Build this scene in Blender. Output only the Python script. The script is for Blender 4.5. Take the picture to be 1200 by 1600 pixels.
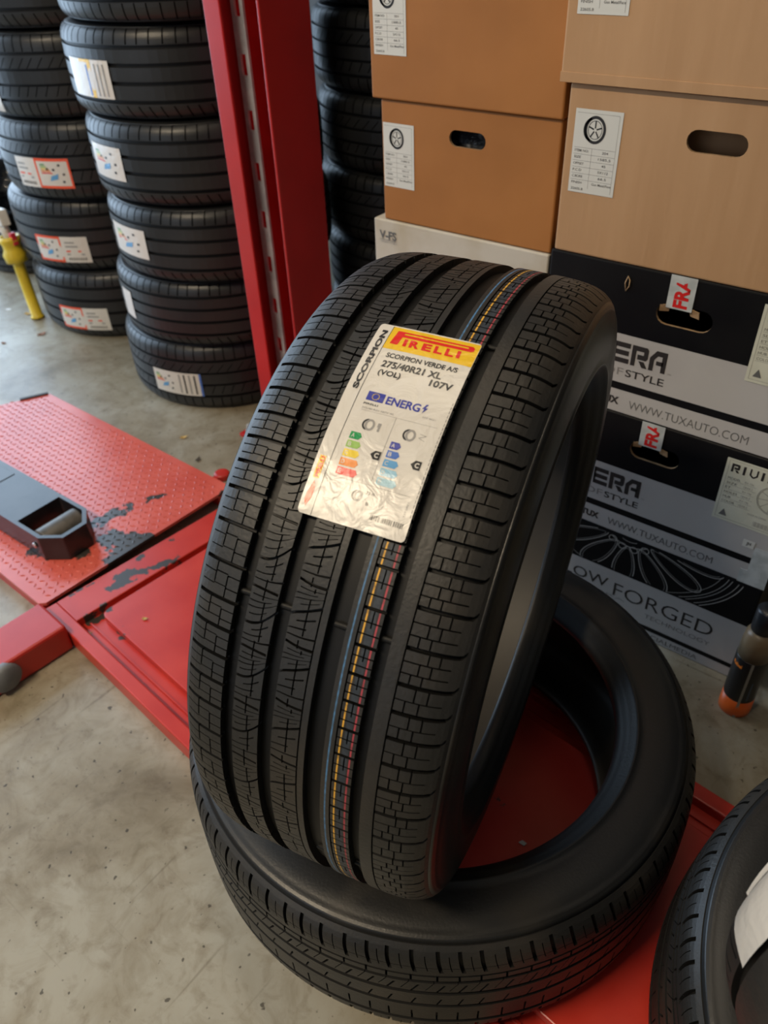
import bpy, bmesh, math, random
import numpy as np
from mathutils import Vector, Matrix, noise
from mathutils.geometry import tessellate_polygon
random.seed(7)
rng = np.random.default_rng(5)
for o in list(bpy.data.objects): bpy.data.objects.remove(o)
sc = bpy.context.scene
C = sc.collection
PI = math.pi

# ------------------------------------------------------------------ camera
CAM_H = 1.26
cam_d = bpy.data.cameras.new('camera'); cam = bpy.data.objects.new('camera', cam_d); C.objects.link(cam)
Rm = Matrix(((0.79096906, 0.35703599, -0.49688353),
             (0.61088659, -0.50652157, 0.60848457),
             (-0.03443134, -0.78483196, -0.61875139)))
cr, cu, cb = Rm.col[0], -Rm.col[1], -Rm.col[2]
cam.matrix_world = Matrix(((cr[0], cu[0], cb[0], 0), (cr[1], cu[1], cb[1], 0), (cr[2], cu[2], cb[2], CAM_H), (0, 0, 0, 1)))
cam_d.sensor_fit = 'AUTO'; cam_d.sensor_width = 36; cam_d.lens = 36 * 1222 / 1600
cam_d.clip_start = .02; cam_d.clip_end = 100
cam_d.dof.use_dof = True; cam_d.dof.focus_distance = 0.88; cam_d.dof.aperture_fstop = 6.5
sc.camera = cam

# ------------------------------------------------------------------ world, lights, exposure
w = bpy.data.worlds.new('world'); sc.world = w; w.use_nodes = True
bg = w.node_tree.nodes['Background']; bg.inputs[0].default_value = (.66, .80, 1, 1); bg.inputs[1].default_value = .9
sc.view_settings.view_transform = 'Standard'; sc.view_settings.look = 'None'
sc.view_settings.gamma = 1; sc.view_settings.use_curve_mapping = False
sc.view_settings.exposure = 0.0

def area(name, loc, rot, sx, sy, power, col):
    l = bpy.data.lights.new(name, 'AREA'); l.shape = 'RECTANGLE'; l.size = sx; l.size_y = sy
    l.energy = power; l.color = col
    o = bpy.data.objects.new(name, l); C.objects.link(o); o.location = loc; o.rotation_euler = rot
    return o
# daylight entering through the big side door (at -X) and the door behind the photographer
area('door_daylight', (-4.75, 1.0, 1.7), (0, math.radians(-90), 0), 3.0, 4.4, 190, (.58, .78, 1.0))
area('front_door_daylight', (-1.6, -4.6, 2.0), (math.radians(90), 0, 0), 3.2, 2.6, 8, (.95, .97, 1.0))

# ------------------------------------------------------------------ helpers
def tag(o, label=None, cat=None, group=None, kind=None):
    if label: o['label'] = label
    if cat: o['category'] = cat
    if group: o['group'] = group
    if kind: o['kind'] = kind
    return o
def empty(name, loc=(0, 0, 0), rz=0, label=None, cat=None, group=None):
    o = bpy.data.objects.new(name, None); C.objects.link(o); o.location = loc; o.rotation_euler = (0, 0, rz)
    o.empty_display_size = .05
    return tag(o, label, cat, group)
def mesh_np(name, V, F, mats, parent=None, mi=None, smooth=False):
    """V (n,3), F list of arrays/lists"""
    me = bpy.data.meshes.new(name)
    if isinstance(F, np.ndarray):
        n = len(F); k = F.shape[1]
        me.vertices.add(len(V)); me.vertices.foreach_set('co', np.asarray(V, np.float32).ravel())
        me.loops.add(n * k); me.loops.foreach_set('vertex_index', F.astype(np.int32).ravel())
        me.polygons.add(n); me.polygons.foreach_set('loop_start', np.arange(0, n * k, k, dtype=np.int32))
        me.polygons.foreach_set('loop_total', np.full(n, k, np.int32))
    else:
        me.from_pydata([tuple(v) for v in V], [], [tuple(f) for f in F])
    for m in (mats if isinstance(mats, (list, tuple)) else [mats]): me.materials.append(m)
    if mi is not None: me.polygons.foreach_set('material_index', np.asarray(mi, np.int32))
    me.polygons.foreach_set('use_smooth', np.full(len(me.polygons), smooth))
    me.update(calc_edges=True); me.validate()
    o = bpy.data.objects.new(name, me); C.objects.link(o)
    if parent: o.parent = parent
    return o
class MB:
    """collects shapes into ONE mesh"""
    def __init__(s): s.v = []; s.f = []; s.m = []; s.sm = []
    def add(s, V, F, m=0, sm=False):
        b = len(s.v); s.v += [tuple(v) for v in V]; s.f += [tuple(i + b for i in f) for f in F]
        s.m += [m] * len(F); s.sm += [sm] * len(F); return s
    def box(s, x0, x1, y0, y1, z0, z1, m=0):
        V = [(x, y, z) for x in (x0, x1) for y in (y0, y1) for z in (z0, z1)]
        F = [(0, 1, 3, 2), (4, 6, 7, 5), (0, 4, 5, 1), (2, 3, 7, 6), (0, 2, 6, 4), (1, 5, 7, 3)]
        return s.add(V, F, m)
    def prism(s, pts, z0, z1, m=0):
        n = len(pts)
        V = [(x, y, z0) for x, y in pts] + [(x, y, z1) for x, y in pts]
        F = [tuple(reversed(range(n))), tuple(range(n, 2 * n))] + [(i, (i + 1) % n, (i + 1) % n + n, i + n) for i in range(n)]
        return s.add(V, F, m)
    def lathe(s, prof, c=(0, 0, 0), n=32, m=0, axis='z', sm=True, cap=True):
        V = []; F = []
        for r, z in prof:
            for k in range(n):
                a = 2 * PI * k / n; p = (r * math.cos(a), r * math.sin(a), z)
                if axis == 'y': p = (p[0], z, p[1])
                if axis == 'x': p = (z, p[0], p[1])
                V.append((p[0] + c[0], p[1] + c[1], p[2] + c[2]))
        for j in range(len(prof) - 1):
            for k in range(n):
                F.append((j * n + k, j * n + (k + 1) % n, (j + 1) * n + (k + 1) % n, (j + 1) * n + k))
        if cap:
            F.append(tuple(reversed(range(n)))); F.append(tuple(range((len(prof) - 1) * n, len(prof) * n)))
        return s.add(V, F, m, sm)
    def tube(s, pts, r, n=10, m=0):
        P = [Vector(p) for p in pts]; V = []; F = []
        rr = r if isinstance(r, (list, tuple)) else [r] * len(P)
        for i, p in enumerate(P):
            t = (P[min(i + 1, len(P) - 1)] - P[max(i - 1, 0)]).normalized()
            a = t.orthogonal().normalized() if i == 0 else (a - t * a.dot(t)).normalized()
            b = t.cross(a)
            for k in range(n):
                q = 2 * PI * k / n; V.append(p + (a * math.cos(q) + b * math.sin(q)) * rr[i])
        for j in range(len(P) - 1):
            for k in range(n): F.append((j * n + k, j * n + (k + 1) % n, (j + 1) * n + (k + 1) % n, (j + 1) * n + k))
        F.append(tuple(reversed(range(n)))); F.append(tuple(range((len(P) - 1) * n, len(P) * n)))
        return s.add(V, F, m, True)
    def build(s, name, mats, parent=None, bevel=0, seg=2):
        me = bpy.data.meshes.new(name); me.from_pydata(s.v, [], s.f)
        for m in (mats if isinstance(mats, (list, tuple)) else [mats]): me.materials.append(m)
        me.polygons.foreach_set('material_index', s.m); me.polygons.foreach_set('use_smooth', s.sm)
        bm = bmesh.new(); bm.from_mesh(me); bmesh.ops.recalc_face_normals(bm, faces=bm.faces)
        bm.to_mesh(me); bm.free(); me.update()
        o = bpy.data.objects.new(name, me); C.objects.link(o)
        if parent: o.parent = parent
        if bevel:
            b = o.modifiers.new('bevel', 'BEVEL'); b.width = bevel; b.segments = seg; b.limit_method = 'ANGLE'; b.angle_limit = .6
        return o

# ------------------------------------------------------------------ materials
def mat(name, col, rough=.5, metal=0, spec=.5):
    m = bpy.data.materials.new(name); m.use_nodes = True
    b = m.node_tree.nodes['Principled BSDF']
    b.inputs['Base Color'].default_value = (*col, 1); b.inputs['Roughness'].default_value = rough
    b.inputs['Metallic'].default_value = metal
    b.inputs['Specular IOR Level'].default_value = spec
    return m
def nd(m, t, **k):
    n = m.node_tree.nodes.new(t)
    for a, b in k.items(): setattr(n, a, b)
    return n
def lk(m, a, b): m.node_tree.links.new(a, b)
def noise_mat(name, c1, c2, scale=20, rough=.5, spec=.5, lo=.4, hi=.6, metal=0, bump=0, bscale=None, det=6, stretch=None, r2=None):
    m = mat(name, c1, rough, metal, spec); b = m.node_tree.nodes['Principled BSDF']
    tc = nd(m, 'ShaderNodeTexCoord'); src = tc.outputs['Object']
    if stretch:
        mp = nd(m, 'ShaderNodeMapping'); mp.inputs['Scale'].default_value = stretch; lk(m, src, mp.inputs[0]); src = mp.outputs[0]
    n = nd(m, 'ShaderNodeTexNoise'); n.inputs['Scale'].default_value = scale; n.inputs['Detail'].default_value = det
    lk(m, src, n.inputs['Vector'])
    r = nd(m, 'ShaderNodeValToRGB'); r.color_ramp.elements[0].position = lo; r.color_ramp.elements[1].position = hi
    r.color_ramp.elements[0].color = (*c1, 1); r.color_ramp.elements[1].color = (*c2, 1)
    lk(m, n.outputs['Fac'], r.inputs[0]); lk(m, r.outputs[0], b.inputs['Base Color'])
    if r2 is not None:
        mr = nd(m, 'ShaderNodeMapRange'); mr.inputs['To Min'].default_value = rough; mr.inputs['To Max'].default_value = r2
        mr.inputs['From Min'].default_value = lo; mr.inputs['From Max'].default_value = hi
        lk(m, n.outputs['Fac'], mr.inputs['Value']); lk(m, mr.outputs[0], b.inputs['Roughness'])
    if bump:
        n2 = nd(m, 'ShaderNodeTexNoise'); n2.inputs['Scale'].default_value = bscale or scale * 4; n2.inputs['Detail'].default_value = 4
        lk(m, src, n2.inputs['Vector'])
        bp = nd(m, 'ShaderNodeBump'); bp.inputs['Strength'].default_value = 1; bp.inputs['Distance'].default_value = bump
        lk(m, n2.outputs['Fac'], bp.inputs['Height']); lk(m, bp.outputs[0], b.inputs['Normal'])
    return m

M = {}
M['tread'] = noise_mat('tread_rubber', (.0130, .0128, .0122), (.036, .030, .023), 9, .50, .5, .45, .78, bump=.0004, bscale=260)
M['casing'] = noise_mat('casing_rubber', (.0095, .0095, .0095), (.045, .037, .026), 6, .40, .5, .56, .84, bump=.0002, bscale=300, r2=.6)
M['liner'] = noise_mat('liner_rubber', (.045, .04, .034), (.06, .052, .044), 8, .5, .4)
M['groove'] = mat('groove_shade_rubber', (.0055, .0055, .0055), .55, 0, .3)  # same rubber without dust, colour darkened further to paint in the groove shade
M['stack_tread'] = noise_mat('stack_tread_rubber', (.011, .012, .013), (.018, .019, .020), 6, .40, .5)
M['stripe_blue'] = noise_mat('stripe_blue', (.07, .20, .40), (.05, .12, .22), 200, .6)
M['stripe_yellow'] = noise_mat('stripe_yellow', (.75, .40, .04), (.30, .16, .03), 160, .6, lo=.5, hi=.7)
M['stripe_red'] = noise_mat('stripe_red', (.42, .05, .07), (.16, .03, .035), 160, .6, lo=.5, hi=.7)
M['stripe_slate'] = noise_mat('stripe_slate', (.022, .030, .042), (.034, .042, .055), 200, .6)
M['print_black'] = mat('print_black', (.015, .015, .016), .4)
M['print_grey'] = mat('print_grey', (.22, .21, .2), .5)
M['print_red'] = mat('print_red', (.62, .02, .02), .35)

def crinkle(name, col, bumpd=.0012, scale=42, rough=.29):
    m = mat(name, col, rough); b = m.node_tree.nodes['Principled BSDF']
    tc = nd(m, 'ShaderNodeTexCoord')
    n = nd(m, 'ShaderNodeTexNoise'); n.inputs['Scale'].default_value = scale; n.inputs['Detail'].default_value = 3; n.inputs['Distortion'].default_value = 1.5
    lk(m, tc.outputs['Object'], n.inputs['Vector'])
    bp = nd(m, 'ShaderNodeBump'); bp.inputs['Distance'].default_value = bumpd
    lk(m, n.outputs['Fac'], bp.inputs['Height']); lk(m, bp.outputs[0], b.inputs['Normal'])
    return m
LAB = dict(white=crinkle('label_film', (.66, .63, .58)), yellow=crinkle('label_yellow', (.80, .50, .01)), red=crinkle('label_red', (.70, .015, .01)),
           black=crinkle('label_black', (.02, .02, .022)), grey=crinkle('label_grey', (.30, .29, .28)), blue=crinkle('label_blue', (.04, .05, .33)),
           green=crinkle('label_green', (.01, .28, .08)), lgreen=crinkle('label_light_green', (.30, .50, .12)), ylw=crinkle('label_energy_yellow', (.75, .55, .02)),
           orange=crinkle('label_orange', (.75, .22, .01)), b1=crinkle('label_indigo', (.06, .07, .35)), b2=crinkle('label_mid_blue', (.07, .16, .50)),
           b3=crinkle('label_sky', (.12, .34, .62)), b4=crinkle('label_pale_blue', (.28, .52, .68)), b5=crinkle('label_ice', (.38, .60, .70)),
           hot=crinkle('label_coral', (.80, .10, .04)))
LK = list(LAB)
# ------------------------------------------------------------------ 2D printing helper
_txt = {}
def text_tris(s, bold=0.0):
    k = (s, bold)
    if k in _txt: return _txt[k]
    cu_ = bpy.data.curves.new('t', 'FONT'); cu_.body = s; cu_.offset = bold; cu_.resolution_u = 3; cu_.fill_mode = 'FRONT'
    ob = bpy.data.objects.new('t', cu_); C.objects.link(ob)
    bpy.context.view_layer.update()
    dg = bpy.context.evaluated_depsgraph_get(); me = ob.evaluated_get(dg).to_mesh()
    V = np.array([v.co[:2] for v in me.vertices]) if len(me.vertices) else np.zeros((1, 2))
    F = [tuple(p.vertices) for p in me.polygons]
    ob.evaluated_get(dg).to_mesh_clear()
    bpy.data.objects.remove(ob); bpy.data.curves.remove(cu_)
    lo, hi = V.min(0), V.max(0)
    V = (V - lo) / np.maximum(hi - lo, 1e-6)
    _txt[k] = (V, F, (hi - lo)); return _txt[k]
class Print:
    """flat artwork in sheet coordinates (u right, v up); fn(u, v, h) maps it onto the thing"""
    def __init__(s, fn, keys): s.fn = fn; s.mb = MB(); s.keys = keys; s.h = 0
    def k(s, m): return s.keys.index(m)
    def rect(s, u0, u1, v0, v1, m, h=1, nu=1, nv=1):
        V = [s.fn(u0 + (u1 - u0) * i / nu, v0 + (v1 - v0) * j / nv, h) for j in range(nv + 1) for i in range(nu + 1)]
        F = [(j * (nu + 1) + i, j * (nu + 1) + i + 1, (j + 1) * (nu + 1) + i + 1, (j + 1) * (nu + 1) + i) for j in range(nv) for i in range(nu)]
        s.mb.add(V, F, s.k(m)); return s
    def poly(s, pts, m, h=1, holes=()):
        loops = [[Vector((a, b, 0)) for a, b in pts]] + [[Vector((a, b, 0)) for a, b in q] for q in holes]
        fl = [p for l in loops for p in l]
        s.mb.add([s.fn(p.x, p.y, h) for p in fl], tessellate_polygon(loops), s.k(m)); return s
    def text(s, t, u0, v0, u1, v1, m, bold=0.0, h=2, shear=0, rot=0):
        """text fitted into the box (u0,v0)-(u1,v1); rot=90 reads upwards"""
        V, F, _ = text_tris(t, bold)
        P = []
        for a, b in V:
            if rot == 90: P.append((u0 + (1 - b) * (u1 - u0), v0 + a * (v1 - v0)))
            elif rot == -90: P.append((u0 + b * (u1 - u0), v1 - a * (v1 - v0)))
            else: P.append((u0 + a * (u1 - u0) + shear * (b - .5) * (v1 - v0), v0 + b * (v1 - v0)))
        s.mb.add([s.fn(a, b, h) for a, b in P], F, s.k(m)); return s
    def ring(s, cu_, cv, ru, rv, w, m, h=1, a0=0, a1=2 * PI, n=36, clip=None):
        V = []; F = []
        for i in range(n + 1):
            a = a0 + (a1 - a0) * i / n
            for q in (1, -1): V.append((cu_ + (ru + q * w / 2) * math.cos(a), cv + (rv + q * w / 2) * math.sin(a)))
        for i in range(n):
            f = (2 * i, 2 * i + 1, 2 * i + 3, 2 * i + 2)
            if clip is None or all(clip(*V[j]) for j in f): F.append(f)
        if F: s.mb.add([s.fn(a, b, h) for a, b in V], F, s.k(m))
        return s
    def line(s, pts, w, m, h=1, clip=None):
        for (a, b), (c, d) in zip(pts[:-1], pts[1:]):
            L = math.hypot(c - a, d - b) or 1; x, y = -(d - b) / L * w / 2, (c - a) / L * w / 2
            q = [(a + x, b + y), (a - x, b - y), (c - x, d - y), (c + x, d + y)]
            if clip is None or all(clip(*p) for p in q): s.mb.add([s.fn(p[0], p[1], h) for p in q], [(0, 1, 2, 3)], s.k(m))
        return s
    def build(s, name, mats, parent):
        me = bpy.data.meshes.new(name); me.from_pydata(s.mb.v, [], s.mb.f)
        for k_ in s.keys: me.materials.append(mats[k_])
        me.polygons.foreach_set('material_index', s.mb.m); me.update()
        o = bpy.data.objects.new(name, me); C.objects.link(o); o.parent = parent
        return o

# ------------------------------------------------------------------ tyre construction
R0, RB0, HW0 = .3765, .262, .1375
PX = np.array([0, .04, .075, .09, .10, .108, .115, .121, .1255, .129, .1315])
PR = np.array([0, -.0003, -.0011, -.0021, -.0034, -.0052, -.0078, -.0112, -.0150, -.0195, -.0250])
_xx = np.linspace(0, .1315, 60)
def _sm(x):
    y = np.interp(x, PX, PR)
    return y
def tread_r(x): return R0 + np.interp(np.abs(x), PX, PR)
SIDE = [(.1315, .3515), (.1325, .3500), (.1322, .3470), (.1340, .3430), (.1362, .3300), (.1373, .3150), (.1372, .3020), (.1360, .2935), (.1378, .2915), (.1378, .2890),
        (.1350, .2868), (.1310, .2800), (.1260, .2740), (.1225, .2718), (.1205, .2690), (.1150, .2640), (.1060, .2620), (.1010, .2628), (.1000, .2680), (.1040, .2780),
        (.1150, .2920), (.1245, .3080), (.1250, .3250), (.1200, .3420), (.1080, .3550), (.0850, .3620), (.0400, .3640)]
def revolve(prof, nseg, closed, fn):
    P = np.array(prof); n = len(P); th = np.linspace(0, 2 * PI, nseg, endpoint=False)
    V = fn(P[None, :, 0].repeat(nseg, 0), P[None, :, 1].repeat(nseg, 0), th[:, None].repeat(n, 1)).reshape(-1, 3)
    i = np.arange(nseg)[:, None]; j = np.arange(n if closed else n - 1)[None, :]
    i2 = (i + 1) % nseg; j2 = (j + 1) % n
    F = np.stack([i * n + j, i * n + j2, i2 * n + j2, i2 * n + j], -1).reshape(-1, 4)
    return V, F
class Tyre:
    """axis = local X; theta 0 = local +Z, theta 90 = local -Y"""
    def __init__(s, R, Rb, W): s.kr = (R - Rb) / (R0 - RB0); s.Rb = Rb; s.kx = W / (2 * HW0)
    def fn(s, x, r, th):
        rr = s.Rb + (r - RB0) * s.kr
        return np.stack([x * s.kx, -rr * np.sin(th), rr * np.cos(th)], -1)
    def casing(s, depth=.0072, edge=.128, nseg=150):
        xs = np.linspace(-edge, edge, 41); prof = []
        for x in xs: prof.append((x, float(tread_r(x)) - depth))
        left = [(-a, b) for a, b in SIDE]
        e = [(edge + .0002, float(tread_r(edge))), (.1306, float(tread_r(.1306)))]
        loop = prof + e + SIDE + [(0, .3645)] + list(reversed(left)) + [(-a, b) for a, b in reversed(e)]
        V, F = revolve(loop, nseg, True, s.fn)
        n = len(loop); j = np.tile(np.arange(n), nseg)
        mi = np.zeros(len(F), int); mi[j < len(xs) - 1] = 1
        a = len(xs) + len(e) + 17; b_ = n - len(e) - 17
        mi[(j >= a) & (j < b_)] = 2
        return V, F, mi
    def rib(s, x0, x1, pit, rows, cols, shape=None, smooth=2, depth=.0088, matf=None, e=.00022):
        """pit: pitch start angles in degrees (cyclic); rows: [(p, width, xa, xb, depth)] ; cols: [(x, width, p0, p1, depth)]
        rows may be a function of the pitch length in degrees"""
        pit = list(pit); N = len(pit); W = x1 - x0
        colx = {round(x0, 6), round(x1, 6)} | {round(x0 + W * i / max(1, smooth), 6) for i in range(smooth + 1)}
        allrows = []; allcols = []
        for k in range(N):
            L = (pit[(k + 1) % N] - pit[k]) % 360
            rr = rows(L) if callable(rows) else rows
            cc = cols(L) if callable(cols) else cols
            rr = list(rr) + [(1.0,) + tuple(t[1:]) for t in rr if t[0] == 0]
            allrows.append(rr); allcols.append(cc)
            for (xc, w_, p0, p1, d) in cc:
                for q in (-w_ / 2 - e, -w_ / 2, w_ / 2, w_ / 2 + e): colx.add(round(xc + q, 6))
            for (p, w_, xa, xb, d) in rr:
                for q in (xa - e, xa, xb, xb + e): colx.add(round(q, 6))
        xs = np.array(sorted(q for q in colx if x0 - 1e-9 <= q <= x1 + 1e-9))
        keep = [0]
        for i in range(1, len(xs)):
            if xs[i] - xs[keep[-1]] > 4e-5: keep.append(i)
        xs = xs[keep]
        TH = []; DP = []
        for k in range(N):
            L = (pit[(k + 1) % N] - pit[k]) % 360; Lm = math.radians(L) * R0
            rr, cc = allrows[k], allcols[k]; ps = {0.0, .25, .5, .75}
            for (p, w_, xa, xb, d) in rr:
                for q in (-w_ / 2 - e, -w_ / 2, w_ / 2, w_ / 2 + e): ps.add(round(p + q / Lm, 6))
            for (xc, w_, p0, p1, d) in cc:
                for q in (p0 - e / Lm, p0, p1, p1 + e / Lm): ps.add(round(q, 6))
            for p in sorted(q for q in ps if -.08 < q < 1 - .0):
                if p < 0: continue
                dep = np.zeros(len(xs))
                for (pc, w_, xa, xb, d) in rr:
                    if abs(p - pc) * Lm <= w_ / 2 + 1e-6: dep = np.maximum(dep, np.where((xs >= xa - 1e-7) & (xs <= xb + 1e-7), d, 0))
                for (xc, w_, p0, p1, d) in cc:
                    if p0 - 1e-6 <= p <= p1 + 1e-6: dep = np.maximum(dep, np.where(np.abs(xs - xc) <= w_ / 2 + 1e-7, d, 0))
                sh = shape(p, (xs - x0) / W) if shape is not None else 0
                TH.append(pit[k] + p * L + sh); DP.append(dep)
        TH = np.radians(np.array([t * np.ones(len(xs)) for t in TH])); DP = np.array(DP)
        nr = len(TH)
        # side walls
        XS = np.concatenate([[x0], xs, [x1]]); DP = np.concatenate([np.full((nr, 1), depth), DP, np.full((nr, 1), depth)], 1)
        TH = np.concatenate([TH[:, :1], TH, TH[:, -1:]], 1)
        h = 1e-4; r = tread_r(XS); dr = (tread_r(XS + h) - tread_r(XS - h)) / (2 * h); nn = 1 / np.sqrt(1 + dr * dr)
        X = XS[None, :] + DP * (dr * nn)[None, :]; Rr = r[None, :] - DP * nn[None, :]
        X[:, 0] = x0; X[:, -1] = x1
        V = s.fn(X, Rr, TH).reshape(-1, 3)
        n = len(XS); i = np.arange(nr)[:, None]; j = np.arange(n - 1)[None, :]; i2 = (i + 1) % nr
        F = np.stack([i * n + j, i * n + j + 1, i2 * n + j + 1, i2 * n + j], -1).reshape(-1, 4)
        mi = np.zeros((nr, n - 1), int)
        if matf is not None:
            xc = (XS[1:] + XS[:-1]) / 2
            for a in range(n - 1):
                for b_ in range(nr): mi[b_, a] = matf(xc[a], math.degrees(TH[b_, 0]))
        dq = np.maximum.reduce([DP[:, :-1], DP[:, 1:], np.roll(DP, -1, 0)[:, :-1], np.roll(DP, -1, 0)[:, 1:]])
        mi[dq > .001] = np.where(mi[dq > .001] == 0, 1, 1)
        return V, F, mi.ravel()
def join(parts):
    Vs, Fs, Ms = [], [], []; b = 0
    for V, F, m in parts: Vs.append(V); Fs.append(F + b); Ms.append(m); b += len(V)
    return np.concatenate(Vs), np.concatenate(Fs), np.concatenate(Ms)
def fill(lst, step):
    """complete a measured list of pitch angles round the tyre"""
    a, b = lst[-1], lst[0] + 360; n = max(1, round((b - a) / step))
    return lst + [a + (b - a) * (i + (.12 if i % 3 == 1 else 0)) / n for i in range(1, n)]

# ---- the big new tyre ---------------------------------------------------------
MS = -.0305      # tread centre measured from the blue line; x = s - MS
def X(s_): return s_ - MS
def build_main():
    T = Tyre(R0, RB0, .275); parts = []
    Rp = fill([-0.46, 3.6, 7.74, 11.8, 16.4, 20.9, 26.3, 30.5, 34.5, 38.3, 42.1, 46.0, 50.8, 56.0, 60.8, 64.7, 68.5, 72.6, 76.8, 81.5, 86.9, 91.6], 4.5)
    s0 = .0477; f = lambda t: X(s0 + .045 * t)
    def r_rows(L):
        o = [(0.0, .0036, f(.01), X(.0950), .0062)]
        o += [(.36, .0009, f(.01), f(.86), .0035), (.68, .0009, f(.01), f(.86), .0035)] if L > 4.7 else [(.52, .0009, f(.01), f(.86), .0035)]
        return o
    def r_cols(L):
        o = [(X(.0477), .0010, 0, 1, .0045)]
        if L > 4.7: o += [(f(.45), .0009, .02, .36, .0035), (f(.66), .0009, .02, .36, .0035), (f(.32), .0010, .36, .68, .0035), (f(.54), .0010, .36, .68, .0035), (f(.20), .0010, .68, .99, .0035), (f(.42), .0010, .68, .99, .0035)]
        else: o += [(f(.36), .0010, .02, .52, .0035), (f(.60), .0010, .02, .52, .0035), (f(.21), .0010, .52, .99, .0035), (f(.47), .0010, .52, .99, .0035)]
        return o
    def r_shape(p, v):
        s_ = .0347 + v * (.0975 - .0347); t = np.clip((s_ - .0915) / .004, 0, 1)
        return -.30 * np.clip((s_ - .0477) / .045, 0, 1) ** 1.5 * 1.2 - .75 * t * t * (3 - 2 * t)
    parts.append(T.rib(X(.0347), X(.0975), Rp, r_rows, r_cols, r_shape, 12))
    # left shoulder
    Lp = fill([1.08, 4.8, 8.9, 13.4, 18.4, 23.7, 27.9, 31.9, 35.8, 39.5, 43.3, 48.0, 53.3, 58.2, 62.2, 66.2, 70.3, 74.4, 79.4, 84.4], 4.5)
    xa, xb = X(-.1515), X(-.1102)
    L_rows = lambda L: [(0, .0032, xa, xb, .0062), (.34, .0008, xa, X(-.1360), .003), (.34, .0008, X(-.1230), xb, .003), (.30, .0008, X(-.1360), X(-.1230), .003), (.67, .0008, X(-.1500), X(-.1360), .003), (.64, .0008, X(-.1360), X(-.1225), .003), (.69, .0008, X(-.1225), xb, .003)]
    L_cols = lambda L: [(X(-.1360), .0010, .02, .62, .0035), (X(-.1228), .0010, .33, .99, .0035)]
    L_shape = lambda p, v: -.35 + .35 * v - .5 * np.clip((.16 - v) / .16, 0, 1) ** 1.5
    parts.append(T.rib(X(-.1580), xb, Lp, L_rows, L_cols, L_shape, 10))
    # rib 2
    P2 = fill([-3.2, 6.0, 15.6, 25.3, 33.3, 40.7, 50.9, 59.7, 67.6, 76.7, 87.2], 9.0)
    def shp2(p, v):
        w_ = min(1, abs(p - .44) / .44) if p < .44 else min(1, (p - .44) / .56)
        return w_ * (-2.3 * v ** 1.6 + .45 * np.sin(PI * v)) + (1 - w_) * (.55 * v - .1)
    a, b = X(-.0974), X(-.0704); q = lambda t: a + (b - a) * t
    R2 = [(0, .0022, a, b, .0062), (.44, .0020, q(0), q(.96), .0055)] + [(p, .0007, q(u0), q(u1), .003) for p, u0, u1 in ((.12, .3, .85), (.22, 0, .7), (.32, 0, 1), (.56, .1, 1), (.66, 0, .8), (.75, 0, 1), (.86, .1, .7))]
    C2 = [(q(.62), .0010, .0, .30, .0035), (q(.48), .0010, .30, .62, .0035), (q(.56), .0010, .66, .99, .0035)]
    parts.append(T.rib(a, b, P2, R2, C2, shp2, 6))
    # rib 3 with the thin circumferential cut on its right
    P3 = fill([2.4, 12.6, 22.0, 31.0, 39.5, 48.1, 56.7, 64.9, 74.0, 84.3], 9.0)
    a3, b3 = X(-.0565), X(-.0226); q3 = lambda t: a3 + (b3 - a3) * t; vb = .80
    def shp3(p, v):
        v = np.minimum(v / vb, 1); w_ = min(1, abs(p - .44) / .44) if p < .44 else min(1, (p - .44) / .56)
        return w_ * (-1.9 * v ** .7 + .25 * np.sin(PI * v)) + (1 - w_) * (.55 * v + .2 * np.sin(PI * v))
    R3 = [(0, .0022, a3, q3(vb), .006), (.44, .0020, q3(.02), q3(vb - .02), .0055)] + [(p, .0007, q3(u0), q3(u1), .003) for p, u0, u1 in ((.12, .2, .7), (.22, 0, .5), (.32, 0, .78), (.56, .1, .78), (.66, 0, .6), (.75, 0, .78), (.86, .2, .7))]
    C3 = [(q3(vb), .0011, 0, 1, .0045), (q3(.44), .0010, .74, .99, .0035), (q3(.44), .0010, .0, .30, .0035), (q3(.36), .0010, .36, .48, .003), (q3(.5), .0010, .5, .6, .003)]
    parts.append(T.rib(a3, b3, P3, R3, C3, shp3, 6))
    # rib 4 (colour marked)
    P4 = fill([-1.7, 2.4, 6.6, 10.8, 15.3, 19.8, 25.0, 29.3, 33.4, 37.1, 41.0, 44.0, 47.4, 52.8, 57.7, 61.6, 65.5, 69.6, 73.8, 78.6, 83.8, 88.6], 4.5)
    a4, b4 = X(-.0049), X(.0238)
    def mf(x, th):
        s_ = x + MS
        if abs(s_) < .0008: return 3
        wob = .0003 * math.sin(th * 9) + .0002 * math.sin(th * 2.3)
        if abs(s_ - .0092) < .0008: return 4
        if abs(s_ - .0200) < .0007: return 5
        if .0120 < s_ < .0178: return 6
        return 0
    C4 = [(X(.0050), .0010, 0, 1, .004)]
    for s_ in (0, .0092, .0200): C4.append((X(s_), .0010, 2, 2.01, 0))
    C4.append((X(.0149), .0058, 2, 2.01, 0)); C4.append((X(.0150), .0008, .05, .5, .003))
    R4 = lambda L: [(0, .0026, X(.0055), b4, .005), (.36, .0008, X(.0055), b4, .003), (.68, .0008, X(.0055), b4, .003)]
    parts.append(T.rib(a4, b4, P4, R4, C4, None, 4, matf=mf))
    V, F, mi = join(parts)
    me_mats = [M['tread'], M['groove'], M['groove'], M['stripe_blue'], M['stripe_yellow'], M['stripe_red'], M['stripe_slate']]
    return T, V, F, mi, me_mats

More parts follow.
